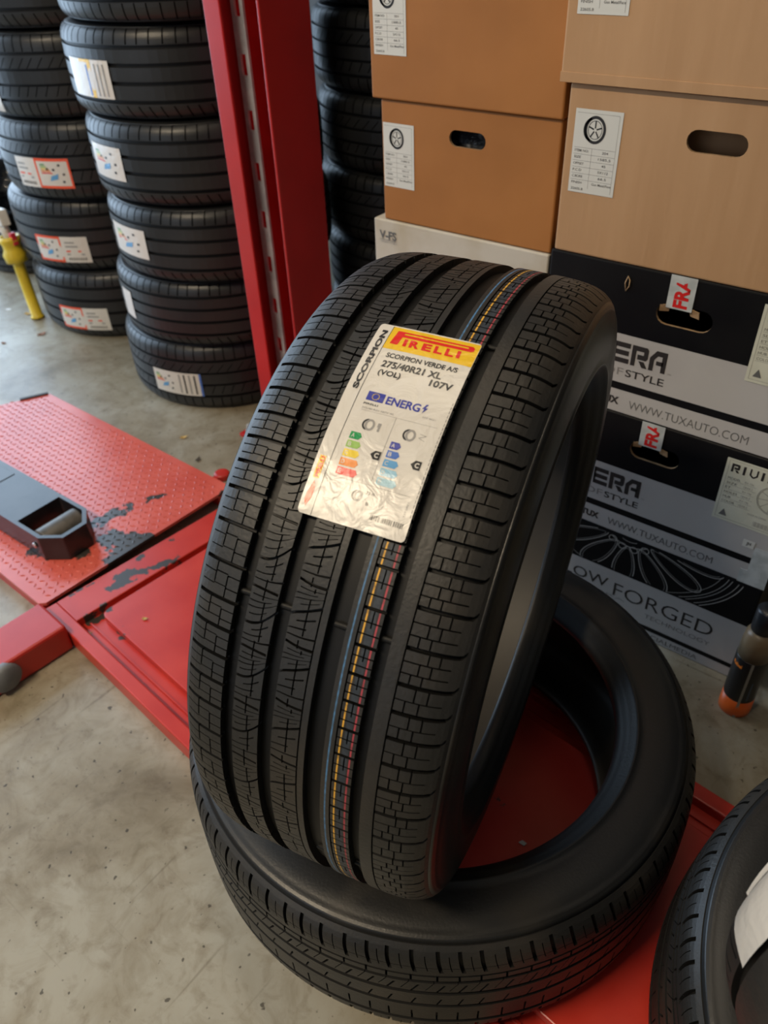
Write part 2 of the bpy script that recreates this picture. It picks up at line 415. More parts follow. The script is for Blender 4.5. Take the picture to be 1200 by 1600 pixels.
def place_axis(o, c, a):
    a = Vector(a).normalized(); z = Vector((1, 0, 0)) if abs(a.z) > .8 else Vector((0, 0, 1)); e1 = (z - a * z.dot(a)).normalized(); e2 = a.cross(e1)
    # local X=a, local Z=e1 (theta 0), local Y = theta 90 = e2' ; right handed Y = Z x X = e1 x a = -e2 -> use handed basis
    y = e1.cross(a)
    o.matrix_world = Matrix(((a.x, y.x, e1.x, c[0]), (a.y, y.y, e1.y, c[1]), (a.z, y.z, e1.z, c[2]), (0, 0, 0, 1)))
    return o

# ------------------------------------------------------------------ setting
def wall(name, *bx, m):
    b = MB()
    for q in bx: b.box(*q)
    return tag(b.build(name, m), kind='structure')
def floor_mat():
    m = mat('floor_concrete', (.3, .27, .22), .4); b = m.node_tree.nodes['Principled BSDF']
    tc = nd(m, 'ShaderNodeTexCoord')
    def N(scale, det=6, dist=0, rough=.5):
        n = nd(m, 'ShaderNodeTexNoise'); n.inputs['Scale'].default_value = scale; n.inputs['Detail'].default_value = det
        n.inputs['Distortion'].default_value = dist; n.inputs['Roughness'].default_value = rough; lk(m, tc.outputs['Object'], n.inputs['Vector']); return n
    def ramp(src, stops):
        r = nd(m, 'ShaderNodeValToRGB')
        while len(r.color_ramp.elements) < len(stops): r.color_ramp.elements.new(.5)
        for e_, (p, c) in zip(r.color_ramp.elements, stops): e_.position = p; e_.color = (*c, 1)
        lk(m, src, r.inputs[0]); return r
    base = ramp(N(3.2, 8, .6, .62).outputs['Fac'], [(.34, (.165, .132, .082)), (.48, (.260, .228, .165)), (.62, (.340, .318, .256))])
    def mul(a, src, fac):
        x = nd(m, 'ShaderNodeMix', data_type='RGBA', blend_type='MULTIPLY'); x.inputs['Factor'].default_value = fac
        lk(m, a, x.inputs['A']); lk(m, src, x.inputs['B']); return x.outputs['Result']
    c = base.outputs[0]
    c = mul(c, ramp(N(13, 8, 1.2, .65).outputs['Fac'], [(.35, (.62, .56, .46)), (.52, (1, 1, 1))]).outputs[0], .55)
    c = mul(c, ramp(N(75, 2).outputs['Fac'], [(.27, (.16, .14, .12)), (.32, (1, 1, 1))]).outputs[0], .85)
    # scratches: stretched noise
    mp = nd(m, 'ShaderNodeMapping'); mp.inputs['Rotation'].default_value = (0, 0, .75); mp.inputs['Scale'].default_value = (60, 3.0, 1)
    lk(m, tc.outputs['Object'], mp.inputs[0])
    n = nd(m, 'ShaderNodeTexNoise'); n.inputs['Scale'].default_value = 1.0; n.inputs['Detail'].default_value = 2; lk(m, mp.outputs[0], n.inputs['Vector'])
    c = mul(c, ramp(n.outputs['Fac'], [(.25, (.5, .46, .4)), (.33, (1, 1, 1))]).outputs[0], .55)
    c = mul(c, ramp(N(26, 7, .5, .62).outputs['Fac'], [(.32, (.50, .42, .32)), (.46, (1, 1, 1))]).outputs[0], .45)
    mp2 = nd(m, 'ShaderNodeMapping'); mp2.inputs['Rotation'].default_value = (0, 0, -.5); mp2.inputs['Scale'].default_value = (2.4, 90, 1); lk(m, tc.outputs['Object'], mp2.inputs[0])
    n3 = nd(m, 'ShaderNodeTexNoise'); n3.inputs['Scale'].default_value = 1.0; n3.inputs['Detail'].default_value = 2; n3.inputs['Distortion'].default_value = .3; lk(m, mp2.outputs[0], n3.inputs['Vector'])
    c = mul(c, ramp(n3.outputs['Fac'], [(.22, (.45, .40, .33)), (.29, (1, 1, 1))]).outputs[0], .6)
    lk(m, c, b.inputs['Base Color'])
    rr = nd(m, 'ShaderNodeMapRange'); rr.inputs['To Min'].default_value = .24; rr.inputs['To Max'].default_value = .5
    lk(m, N(5).outputs['Fac'], rr.inputs['Value']); lk(m, rr.outputs[0], b.inputs['Roughness'])
    bp = nd(m, 'ShaderNodeBump'); bp.inputs['Distance'].default_value = .0012; lk(m, N(16, 5).outputs['Fac'], bp.inputs['Height']); lk(m, bp.outputs[0], b.inputs['Normal'])
    return m
M['floor'] = floor_mat()
M['wall'] = noise_mat('wall_paint', (.30, .29, .27), (.36, .35, .33), 3, .8)
M['darkwall'] = noise_mat('back_wall_paint', (.05, .05, .052), (.08, .08, .08), 3, .8)
wall('floor', (-4.9, 3.2, -4.8, 3.2, -.1, 0), m=M['floor'])
wall('ground_outside', (-16, -4.9, -8, 8, -.12, -.01), m=noise_mat('driveway', (.40, .41, .42), (.5, .51, .52), 4, .8))
wall('wall_back', (-4.9, 3.2, 3.05, 3.2, 0, 3.9), m=M['darkwall'])
wall('wall_right', (3.05, 3.2, -4.8, 3.05, 0, 3.9), m=M['wall'])
wall('wall_left', (-4.9, -4.75, -4.8, -1.4, 0, 3.9), (-4.9, -4.75, -1.4, 3.05, 3.3, 3.9), m=M['wall'])
wall('wall_front', (-4.75, -3.3, -4.8, -4.65, 0, 3.9), (.1, 3.05, -4.8, -4.65, 0, 3.9), (-3.3, .1, -4.8, -4.65, 3.4, 3.9), m=M['wall'])
wall('ceiling', (-4.9, 3.2, -4.8, 3.2, 3.9, 4.0), m=M['wall'])

M['lamp_metal'] = mat('lamp_white_metal', (.7, .7, .7), .4)
M['tube'] = mat('lamp_tube', (1, 1, 1), .3); _b = M['tube'].node_tree.nodes['Principled BSDF']
_b.inputs['Emission Color'].default_value = (1, .86, .66, 1); _b.inputs['Emission Strength'].default_value = 9
def ceiling_lamp(x, y, power, lab):
    t = empty('ceiling_lamp', (x, y, 3.55), 0, lab, 'lamp', 'ceiling lamps of the workshop')
    b = MB(); b.box(-.75, .75, -.11, .11, .03, .09); b.build('lamp_housing', M['lamp_metal'], t, .005)
    for q in (-.05, .05):
        b = MB(); b.lathe([(.013, -.70), (.013, .70)], (0, q, 0), 12, axis='x'); b.build('lamp_tube', M['tube'], t)
    for q in (-.6, .6): b = MB(); b.lathe([(.004, .09), (.004, .35)], (q, 0, 0), 8); b.build('suspension_rod', M['lamp_metal'], t)
    l = area('lamp_light', (0, 0, -.03), (0, 0, 0), 1.4, .2, power, (1, .82, .58)); l.parent = t
ceiling_lamp(-1.3, -1.5, 118, 'white ceiling lamp with two tubes, above and behind the photographer')
ceiling_lamp(-.9, 1.0, 9, 'white ceiling lamp with two tubes, above the tyre stacks')

# ------------------------------------------------------------------ lift platform, ramp plate, cross beam
def red_mat(name, rough, stains, c1=(.46, .022, .012), c2=(.54, .040, .024), wear=.0):
    """red paint; stains = capsules (x0,y0,x1,y1,r) of oil-black wear in object space"""
    m = noise_mat(name, c1, c2, 9, rough, .5, .35, .65); b = m.node_tree.nodes['Principled BSDF']
    base = b.inputs['Base Color'].links[0].from_socket
    tc = nd(m, 'ShaderNodeTexCoord'); sep = nd(m, 'ShaderNodeSeparateXYZ'); lk(m, tc.outputs['Object'], sep.inputs[0])
    nz = nd(m, 'ShaderNodeTexNoise'); nz.inputs['Scale'].default_value = 38; nz.inputs['Detail'].default_value = 5; lk(m, tc.outputs['Object'], nz.inputs['Vector'])
    def mth(op, a, c=None):
        n = nd(m, 'ShaderNodeMath', operation=op)
        for i, v in enumerate((a, c)):
            if v is None: continue
            if isinstance(v, (int, float)): n.inputs[i].default_value = v
            else: lk(m, v, n.inputs[i])
        return n.outputs[0]
    acc = None
    for (x0, y0, x1, y1, r) in stains:
        dx, dy = x1 - x0, y1 - y0; L2 = dx * dx + dy * dy + 1e-9
        px = mth('SUBTRACT', sep.outputs[0], x0); py = mth('SUBTRACT', sep.outputs[1], y0)
        t = mth('DIVIDE', mth('ADD', mth('MULTIPLY', px, dx), mth('MULTIPLY', py, dy)), L2)
        t = mth('MINIMUM', mth('MAXIMUM', t, 0.0), 1.0)
        ex = mth('SUBTRACT', px, mth('MULTIPLY', t, dx)); ey = mth('SUBTRACT', py, mth('MULTIPLY', t, dy))
        d = mth('SQRT', mth('ADD', mth('MULTIPLY', ex, ex), mth('MULTIPLY', ey, ey)))
        v = mth('SUBTRACT', r, d); acc = v if acc is None else mth('MAXIMUM', acc, v)
    v = mth('ADD', acc, mth('MULTIPLY', mth('SUBTRACT', nz.outputs['Fac'], .5), .09))
    mr = nd(m, 'ShaderNodeMapRange'); mr.inputs['From Min'].default_value = -.001; mr.inputs['From Max'].default_value = .003; lk(m, v, mr.inputs['Value'])
    mx = nd(m, 'ShaderNodeMix', data_type='RGBA'); lk(m, mr.outputs[0], mx.inputs['Factor']); lk(m, base, mx.inputs['A']); mx.inputs['B'].default_value = (.040, .034, .030, 1)
    lk(m, mx.outputs['Result'], b.inputs['Base Color'])
    return m
PA = math.radians(-5.7)
plat = empty('lift_platform', (-1.383, .487, 0), PA, 'low red steel lift platform with recessed edges under the tyres', 'lift platform')
M['red'] = red_mat('platform_red', .33, [(.056, .140, .046, .19, .020), (.046, .19, .088, .30, .010), (.006, .04, .010, .34, -.004), (.095, .055, .10, .090, .006), (.10, .034, .9, .062, -.030), (.14, .075, .20, .080, -.004), (1.03, .300, 1.10, .305, -.004), (.006, .05, .03, .06, -.02)])
M['red_side'] = red_mat('platform_side_red', .35, [(.2, -.01, .9, -.01, -.035)], (.42, .018, .012), (.48, .03, .02))
PL, PWd = 1.72, .555
b = MB(); b.box(0, PL, 0, .030, 0, .0422); b.build('front_rail', M['red'], plat, .003)
b = MB(); b.box(0, PL, PWd - .030, PWd, 0, .0422); b.build('rear_rail', M['red'], plat, .003)
for q_ in (0, PL - .088): b = MB(); b.box(q_, q_ + .088, .030, PWd - .030, 0, .0420); b.build('end_plate', M['red'], plat, .002)
b = MB(); b.box(.088, PL - .088, .030, PWd - .030, .002, .022); b.box(.1, PL - .1, .050, .054, .022, .027); b.box(.1, PL - .1, PWd - .054, PWd - .05, .022, .027)
b.build('recess_floor', M['red'], plat)
pts = []
for cx_, cy_, a0 in ((PL - .125, .100, -90), (PL - .125, PWd - .10, 0), (.125, PWd - .10, 90), (.125, .100, 180)):
    for k in range(6): a = math.radians(a0 + 18 * k); pts.append((cx_ + .022 * math.cos(a), cy_ + .022 * math.sin(a)))
b = MB(); b.prism(pts, .022, .040); b.build('centre_panel', M['red'], plat, .0025)

# diamond plate ramp
ramp = empty('ramp_plate', (-1.383, .487, 0), math.radians(-2.0), 'worn red diamond plate ramp with oil stains beside the platform', 'ramp')
M['ramp'] = red_mat('ramp_red', .27, [(-.175, .225, -.152, .334, .018), (-.152, .334, -.126, .425, .003), (-.080, .235, -.02, .265, .034), (-.02, .18, -.01, .30, .016), (-.185, .105, -.095, .165, .024), (-.012, .04, -.012, .55, -.012), (-.55, .30, -.5, .33, -.016), (-.11, .16, -.16, .20, .018)], (.56, .085, .060), (.64, .12, .09))
b = MB(); RL, RW = .865, .560
out = [(-.010, .012), (-.010, RW), (-.860, .544), (-.893, .476), (-1.11, .004), (-.022, .000)]
b.prism(list(reversed(out)), .038, .046)
ins = lambda x, y: x < -.02 and .015 < y < .553 + .0188 * x * 1.0 - .012 and x > -.876 - (.53 - y) * .47
step = .0180; cnt = 0
for i in range(-14, int(RL / step) + 1):
    for j in range(int(RW / step) + 1):
        x = -RL + (i + .5) * step; y = (j + .5) * step
        if not ins(x, y): continue
        a = math.radians(45 if (i + j) % 2 else -45); ca, sa = math.cos(a), math.sin(a)
        V = []
        for (u, v_, h) in ((-.0082, 0, 0), (0, -.0034, 0), (.0082, 0, 0), (0, .0034, 0), (-.0035, 0, .0019), (.0035, 0, .0019)):
            V.append((x + u * ca - v_ * sa, y + u * sa + v_ * ca, .046 + h))
        b.add(V, [(0, 1, 5, 4), (1, 2, 5), (2, 3, 4, 5), (3, 0, 4)], 0, True)
b.build('tread_sheet', M['ramp'], ramp)
for q0, q1 in ((RW - .040, RW - .024), (.006, .020)): b = MB(); b.box(-RL + .03, -.02, q0, q1, 0, .038); b.build('underframe_bar', M['red_side'], ramp)
b = MB(); b.lathe([(.018, .0), (.022, .003), (.022, .017), (.018, .020)], (-.112, RW + .050, .0), 20, axis='z'); b.box(-.122, -.102, RW - .01, RW + .04, .004, .016); b.build('hinge_lug', M['red_side'], ramp, .002)
b2 = MB(); b2.prism([(-.858, .538), (-.868, .543), (-.905, .466), (-.895, .461)], .0466, .051)
b2.build('corner_strip', mat('strip_brown', (.03, .022, .018), .6), ramp)

# cross beam
beam = empty('cross_beam', (-1.281, .452, 0), 0, 'red steel box beam with a grey rubber pad, running out from under the platform corner', 'beam')
b = MB(); b.prism([(0.012, .0215), (-.030, -.60), (-.125, -.60), (-.098, .0305)], .002, .070)
b.build('beam_body', M['red_side'], beam, .006)
b = MB(); b.lathe([(.001, 0), (.028, 0), (.032, .004), (.032, .018), (.027, .024), (.001, .024)], (0, 0, 0), 28, axis='x')
o = b.build('rubber_pad', noise_mat('grey_rubber', (.13, .14, .15), (.18, .19, .2), 20, .6), beam); o.location = (-.008, -.125, .040); o.rotation_euler = (0, 0, .05)

# roller arm lying on the ramp
M['black_steel'] = noise_mat('black_painted_steel', (.012, .012, .014), (.025, .025, .028), 12, .28, .5)
arm = empty('roller_arm', (-1.500, .652, .0486), 0, 'black steel channel arm with a grey roller, lying on the ramp plate', 'arm')
arm.rotation_euler = (0, 0, math.radians(1))
w2, hh = .068, .066
outp = [(-.62, -w2), (-.02, -w2), (.028, -w2 + .035), (.028, w2 - .035), (-.02, w2), (-.62, w2)]
inn = [(-.118, -w2 + .010), (-.024, -w2 + .010), (.016, -w2 + .039), (.016, w2 - .039), (-.024, w2 - .010), (-.118, w2 - .010)]
b = MB()
loops = [[Vector((x, y, 0)) for x, y in outp], [Vector((x, y, 0)) for x, y in inn]]; fl = [p for l in loops for p in l]; T_ = tessellate_polygon(loops)
for z_ in (0.0, hh): b.add([(p.x, p.y, z_) for p in fl], T_)
for ring_ in (outp, inn):
    n = len(ring_); b.add([(x, y, z_) for z_ in (0, hh) for x, y in ring_], [(i, (i + 1) % n, (i + 1) % n + n, i + n) for i in range(n)])
b.build('channel', M['black_steel'], arm, .003)
b = MB(); b.lathe([(.002, -.052), (.031, -.052), (.032, -.048), (.032, .048), (.031, .052), (.002, .052)], (-.040, 0, .034), 28, axis='y')
b.build('roller', noise_mat('roller_plastic', (.07, .066, .058), (.12, .11, .10), 30, .45), arm)
b = MB(); b.lathe([(.003, -.004), (.0075, -.003), (.0075, 0)], (-.045, -w2 - .001, .034), 16, axis='y'); b.build('pivot_bolt', mat('bolt_zinc', (.6, .6, .6), .3, 1), arm)
b = MB(); b.box(-.5, -.30, -w2 + .015, w2 - .015, hh, hh + .0015); b.build('top_plate', M['black_steel'], arm, .0008)

# ------------------------------------------------------------------ lift column
M['col_red'] = noise_mat('column_red', (.48, .022, .022), (.42, .020, .020), 5, .27, .5)
M['galv'] = noise_mat('galvanised_steel', (.40, .43, .46), (.56, .59, .62), 25, .35, .5, metal=.15)
col = empty('lift_column', (-1.491, 1.30, 0), 0, 'tall red steel lift column with a slotted grey locking strip', 'column')
Hc = 2.75; cw, cd, tk = .165, .152, .007
b = MB(); b.prism([(0, 0), (.050, 0), (.050, tk), (tk, tk), (tk, cd - tk), (cw - tk, cd - tk), (cw - tk, 0), (cw, 0), (cw, cd), (0, cd)], .012, Hc)
b.build('channel_post', M['col_red'], col, .0028, 3)
b = MB(); b.box(-.10, cw + .09, -.02, cd + .08, 0, .012); b.build('base_plate', M['col_red'], col, .002)
for x_, y_ in ((-.075, .0), (-.075, .20), (cw + .065, .0), (cw + .065, .20)):
    b = MB(); b.lathe([(.012, .012), (.012, .022), (.007, .022), (.007, .04)], (x_, y_, 0), 6, sm=False); b.build('anchor_bolt', M['galv'], col)
# locking strip with rectangular slots
b = MB(); xl0, xl1, yl = .020, .056, .060
zz = .06; holes = []
while zz < Hc - .1: holes.append((zz, zz + .042)); zz += .112
prev = .03
for h0, h1 in holes: b.box(xl0, xl1, yl, yl + .006, prev, h0); b.box(xl0, xl0 + .010, yl, yl + .006, h0, h1); b.box(xl1 - .010, xl1, yl, yl + .006, h0, h1); prev = h1
b.box(xl0, xl1, yl, yl + .006, prev, Hc - .02); b.build('locking_strip', M['galv'], col)
b = MB(); b.box(tk, xl0 + .004, yl + .006, cd - tk, .03, Hc - .02); b.build('strip_bracket', M['col_red'], col)

# ------------------------------------------------------------------ boxes
M['card'] = noise_mat('cardboard', (.42, .245, .125), (.48, .29, .155), 5, .75, .25, .35, .65, bump=.0022, bscale=6, stretch=(3, 1, .35))
M['card_dark'] = noise_mat('cardboard_orange', (.31, .120, .026), (.37, .148, .036), 5, .62, .35, .35, .65, bump=.0026, bscale=6)
M['card_cut'] = noise_mat('cardboard_cut_edge', (.42, .27, .14), (.3, .19, .1), 60, .8)
M['box_black'] = noise_mat('black_carton', (.0045, .0045, .006), (.007, .007, .008), 10, .5, .16, bump=.0004, bscale=20)
M['box_white'] = noise_mat('white_carton', (.52, .48, .41), (.40, .33, .22), 9, .65, .3, .45, .75)
M['bagged'] = noise_mat('bagged_wheel_plastic', (.02, .022, .025), (.16, .17, .18), 34, .15, .6, .5, .62, bump=.004, bscale=50)
PR_ = dict(white=mat('sticker_paper', (.62, .62, .58), .5), cream=noise_mat('sticker_cream', (.56, .56, .46), (.62, .62, .52), 20, .5), black=M['print_black'], grey=mat('ink_grey', (.30, .30, .29), .5), mid=mat('ink_mid', (.12, .12, .12), .5),
           silver=noise_mat('carton_silver_band', (.42, .405, .40), (.47, .455, .445), 6, .5, .4), carton=M['box_black'], line=mat('line_silver', (.42, .41, .39), .45), line2=mat('line_dim', (.16, .155, .15), .45),
           ink=mat('band_ink', (.025, .022, .022), .5), faint=mat('ink_faint', (.22, .21, .205), .5), red=M['print_red'])
PK = list(PR_)
def stadium(cx_, cz_, w_, h_, n=8):
    r = h_ / 2; o = []
    for k in range(n + 1): a = -PI / 2 + PI * k / n; o.append((cx_ + w_ / 2 - r + r * math.cos(a), cz_ + r * math.sin(a)))
    for k in range(n + 1): a = PI / 2 + PI * k / n; o.append((cx_ - w_ / 2 + r + r * math.cos(a), cz_ + r * math.sin(a)))
    return o
def carton(name, x0, x1, y0, dep, z0, z1, m, label, cat, group, handle=None, rz=0, inside=None, seams=True):
    """origin at the front lower left corner; local x right, y back, z up"""
    t = empty(name, (x0, y0, z0), rz, label, cat, group); W, H = x1 - x0, z1 - z0
    b = MB(); r = .004
    g = 12; 
    # slightly bulging front face as a grid is kept flat; rounded corners via bevel
    outl = [(0, 0), (W, 0), (W, H), (0, H)]; th_ = .005
    if handle:
        hp = stadium(*handle)
        loops = [[Vector((a, c_, 0)) for a, c_ in outl], [Vector((a, c_, 0)) for a, c_ in hp]]; fl = [p for l in loops for p in l]; T_ = tessellate_polygon(loops)
        for yy in (0, th_): b.add([(p.x, yy, p.y) for p in fl], T_)
        n = len(hp); b.add([(a, yy, c_) for yy in (0, th_) for a, c_ in hp], [(i, (i + 1) % n, (i + 1) % n + n, i + n) for i in range(n)], 1)
    else:
        b.add([(a, 0, c_) for a, c_ in outl], [(0, 1, 2, 3)])
    V = [(0, 0, 0), (W, 0, 0), (W, dep, 0), (0, dep, 0), (0, 0, H), (W, 0, H), (W, dep, H), (0, dep, H)]
    b.add(V, [(0, 3, 2, 1), (4, 5, 6, 7), (1, 2, 6, 5), (2, 3, 7, 6), (3, 0, 4, 7)])
    me_o = b.build('carton_body', [m, M['card_cut']], t)
    bm = bmesh.new(); bm.from_mesh(me_o.data); bmesh.ops.remove_doubles(bm, verts=bm.verts, dist=1e-5); bmesh.ops.recalc_face_normals(bm, faces=bm.faces); bm.to_mesh(me_o.data); bm.free()
    at = me_o.data.attributes.new('bevel_weight_edge', 'FLOAT', 'EDGE')
    isc = [(min(abs(v.co.x), abs(v.co.x - W)) < 1e-4 and min(abs(v.co.z), abs(v.co.z - H)) < 1e-4 and min(abs(v.co.y), abs(v.co.y - dep)) < 1e-4) for v in me_o.data.vertices]
    for e_ in me_o.data.edges:
        a_, b_ = e_.vertices; d_ = me_o.data.vertices[a_].co - me_o.data.vertices[b_].co
        if isc[a_] and isc[b_] and sum(abs(q) > 1e-4 for q in d_) == 1: at.data[e_.index].value = 1
    bv = me_o.modifiers.new('bevel', 'BEVEL'); bv.width = .0035; bv.segments = 3; bv.limit_method = 'WEIGHT'
    if inside:
        b = MB(); b.lathe([(.001, .03), (W * .40, .03), (W * .44, .05), (W * .44, dep - .05)], (W / 2, 0, H / 2), 40, axis='y')
        # keep it inside the carton
        for i, (x, y, z) in enumerate(b.v): b.v[i] = (x, y, min(max(z, .006), H - .006))
        b.build('bagged_wheel', inside, t)
    return t
def face(t, y=-.0006):
    return lambda u, v, h: (u, y - h * .00025, v)

def wheel_sticker(t, u0, v0, w_, h_, item='204', size='1585.5'):
    P = Print(face(t), PK); P.rect(u0, u0 + w_, v0, v0 + h_, 'white', 1)
    U = lambda a: u0 + w_ * a; Vv = lambda a: v0 + h_ * a
    cu_, cv = U(.45), Vv(.77)
    for k, (rr, ww) in enumerate(((.20, .055), (.145, .012))): P.ring(cu_, cv, w_ * rr, w_ * rr * 1.15, w_ * ww, 'black', 2, n=28)
    P.ring(cu_ - w_ * .03, cv, w_ * .195, w_ * rr * 1.45, w_ * .05, 'black', 2, PI * .6, PI * 1.4, 12)
    for k in range(5):
        a = 2 * PI * k / 5 + .3; P.line([(cu_ + w_ * .03 * math.cos(a), cv + w_ * .03 * math.sin(a)), (cu_ + w_ * .15 * math.cos(a), cv + w_ * .17 * math.sin(a))], w_ * .028, 'black', 2)
    rows = [('ITEM NO:', item), ('SIZE', size), ('OFFSET', '45'), ('P.C.D', '5X112'), ('C.BORE', '66.5'), ('FINISH', 'Gun Metal/Face'), ('22605.8', '')]
    for i, (a, c_) in enumerate(rows):
        y0 = .50 - .078 * i
        P.text(a, U(.06), Vv(y0), U(.06 + .038 * len(a)), Vv(y0 + .030), 'mid', .01, 2)
        if c_: L = min(.045 * len(c_), .42); P.text(c_, U(.72 - L / 2), Vv(y0), U(.72 + L / 2), Vv(y0 + .030), 'mid', .01, 2)
        if i < 6: P.line([(U(.04), Vv(y0 + .05)), (U(.93), Vv(y0 + .05))], w_ * .006, 'faint', 1.6)
    P.line([(U(.43), Vv(.06)), (U(.43), Vv(.55))], w_ * .006, 'faint', 1.6)
    P.line([(U(.04), Vv(.955)), (U(.93), Vv(.955))], w_ * .006, 'faint', 1.6); P.line([(U(.93), Vv(.955)), (U(.93), Vv(.03))], w_ * .006, 'faint', 1.6)
    return P.build('wheel_sticker', PR_, t)

# logo glyphs made of straight strokes on a 1x1 cell
GL = {'R': [[(0, 0), (.27, 0), (.27, .76), (.73, .76), (.73, .60), (.36, .60), (.36, .36), (.90, .36), (1, .48), (1, .9), (.9, 1), (0, 1)], [(.46, .30), (.72, 0), (1.04, 0), (.80, .30)]],
      'I': [[(.3, 0), (.6, 0), (.6, 1), (.3, 1)]],
      'V': [[(0, 1), (.2, 1), (.2, .35), (.5, .12), (.8, .35), (.8, 1), (1, 1), (1, .25), (.6, -.02), (.4, -.02), (0, .25)]],
      'E': [[(.0, 0), (1, 0), (1, .24), (0, .24)], [(.0, .38), (.95, .38), (.95, .62), (0, .62)], [(0, .76), (1, .76), (1, 1), (0, 1)], [(0, .1), (.14, .1), (.14, .9), (0, .9)]],
      'A': [[(0, 0), (.27, 0), (.27, .55), (.46, .76), (.73, .76), (.73, 0), (1, 0), (1, 1), (.35, 1), (0, .62)], [(.40, .32), (.82, .32), (.82, .52), (.40, .52)]]}
def logo(P, word, u0, v0, u1, v1, m, gap=.10):
    n = len(word); cw_ = (u1 - u0) / (n - gap)
    for i, ch in enumerate(word):
        for poly in GL[ch]: P.poly([(u0 + cw_ * (i + a * (1 - gap)), v0 + (v1 - v0) * c_) for a, c_ in poly], m, 2.2)

def black_carton(x0, z0, z1, kind, label, tape=True, sticker=True):
    # art coordinates are measured from the right end of the box
    W = .488; H = z1 - z0
    hd = (W - .244, .202, .092, .036) if kind == 'riviera' else None
    t = carton('wheel_carton', x0, x0 + W, 1.215, .49, z0, z1, M['box_black'], label, 'box', None, hd)
    P = Print(face(t), PK); R_ = W
    if kind == 'riviera':
        P.rect(.001, W - .001, .060, .150, 'silver', 1); P.rect(.001, W - .001, .046, .060, 'carton', 1.2); P.rect(.001, W - .001, .002, .046, 'silver', 1)
        x = lambda wx: wx + .598   # wall x -> box u (box left at -.598)
        logo(P, 'RIVIERA', x(-.590), .098, x(-.366), .136, 'ink')
        P.text('TM', x(-.362), .098, x(-.355), .101, 'faint', 0, 2)
        P.text('RICHOF', x(-.545), .074, x(-.437), .088, 'faint', 0, 2); P.text('STYLE', x(-.433), .074, x(-.364), .088, 'ink', .012, 2)
        P.text('TUX', x(-.475), .016, x(-.436), .031, 'ink', .05, 2); P.text('WWW.TUXAUTO.COM', x(-.417), .014, x(-.208), .030, 'mid', -.005, 2)
    else:
        P.rect(.001, W - .001, .037, .146, 'silver', 1); P.rect(.001, W - .001, .026, .037, 'carton', 1.2); P.rect(.001, W - .001, .002, .026, 'silver', 1)
        x = lambda wx: wx + .598
        P.text('FLOW', x(-.512), .093, x(-.392), .121, 'ink', .0, 2); P.text('FORGED', x(-.378), .082, x(-.170), .117, 'ink', -.008, 2)
        P.text('TECHNOLOGY', x(-.304), .058, x(-.168), .069, 'faint', -.004, 2); P.text('RIVIERA', x(-.47), .075, x(-.35), .081, 'faint', -.004, 2)
        P.text('FOLLOW US ON SOCIALMEDIA', x(-.46), .007, x(-.183), .019, 'mid', 0, 2)
        # line drawing of a spoked wheel, cut off by the bands
        cx_, cz_ = x(-.365), .262
        clip = lambda u, v: .148 < v < H - .004 and .004 < u < W - .004
        for rr, ww in ((.225, .0016), (.217, .0012), (.205, .0012), (.198, .0012), (.186, .001)): P.ring(cx_, cz_, rr, rr * .70, ww, 'line', 1.3, n=220, clip=clip)
        P.ring(cx_, cz_, .050, .040, .0018, 'line', 1.3, n=60, clip=clip); P.ring(cx_, cz_, .030, .028, .0012, 'line', 1.3, n=60, clip=clip)
        for k in range(7):
            a = math.radians(-172 + k * 27); 
            for off, mm in ((.0, 'line'), (.006, 'line2')):
                pts = []
                for q in range(41):
                    tt = 2 * PI * q / 40; rad = .122 + (.066 - off) * math.cos(tt); tan = (.022 - off * .8) * math.sin(tt) * (1 + .35 * math.cos(tt))
                    pts.append((cx_ + rad * math.cos(a) - tan * math.sin(a), cz_ + .72 * (rad * math.sin(a) + tan * math.cos(a))))
                P.line(pts, .0016, mm, 1.35, clip)
            a2 = a + math.radians(13.5); P.ring(cx_ + .052 * math.cos(a2), cz_ + .045 * math.sin(a2), .008, .007, .0016, 'line', 1.3, n=20, clip=clip)
    P.build('printed_graphics', PR_, t)
    if kind == 'riviera':
        u = W - .268 if False else .598 - .386
        for u_, q_ in ((.206, 1), (.262, -1)):
            b = MB(); b.add([(u_ - q_ * .004, .001, .216), (u_ + q_ * .014, .001, .220), (u_ + q_ * .010, .006, .206), (u_ - q_ * .005, .004, .204)], [(0, 1, 2, 3)])
            o_ = b.build('torn_tongue', M['card_cut'], t); sd = o_.modifiers.new('thick', 'SOLIDIFY'); sd.thickness = .0015
        # strapping tape over the hand hole, folded onto the top edge
        b = MB(); b.box(.212, .254, -.0016, -.0010, .214, H + .0004)
        tp = b.build('fragile_tape', M['tape'], t)
        Q = Print(face(t, -.0017), PK); Q.text('FRAGILE', .222, .217, .246, .217 + .105, 'red', .04, 1, rot=90)
        # keep only lettering on the visible strip
        ok = [i for i, f_ in enumerate(Q.mb.f) if all(Q.mb.v[j][2] < H - .001 for j in f_)]
        Q.mb.f = [Q.mb.f[i] for i in ok]; Q.mb.m = [Q.mb.m[i] for i in ok]
        Q.build('tape_lettering', PR_, tp)
    return t
M['tape'] = noise_mat('clear_tape_white', (.42, .45, .45), (.55, .58, .58), 40, .15, .6, bump=.0006, bscale=60)
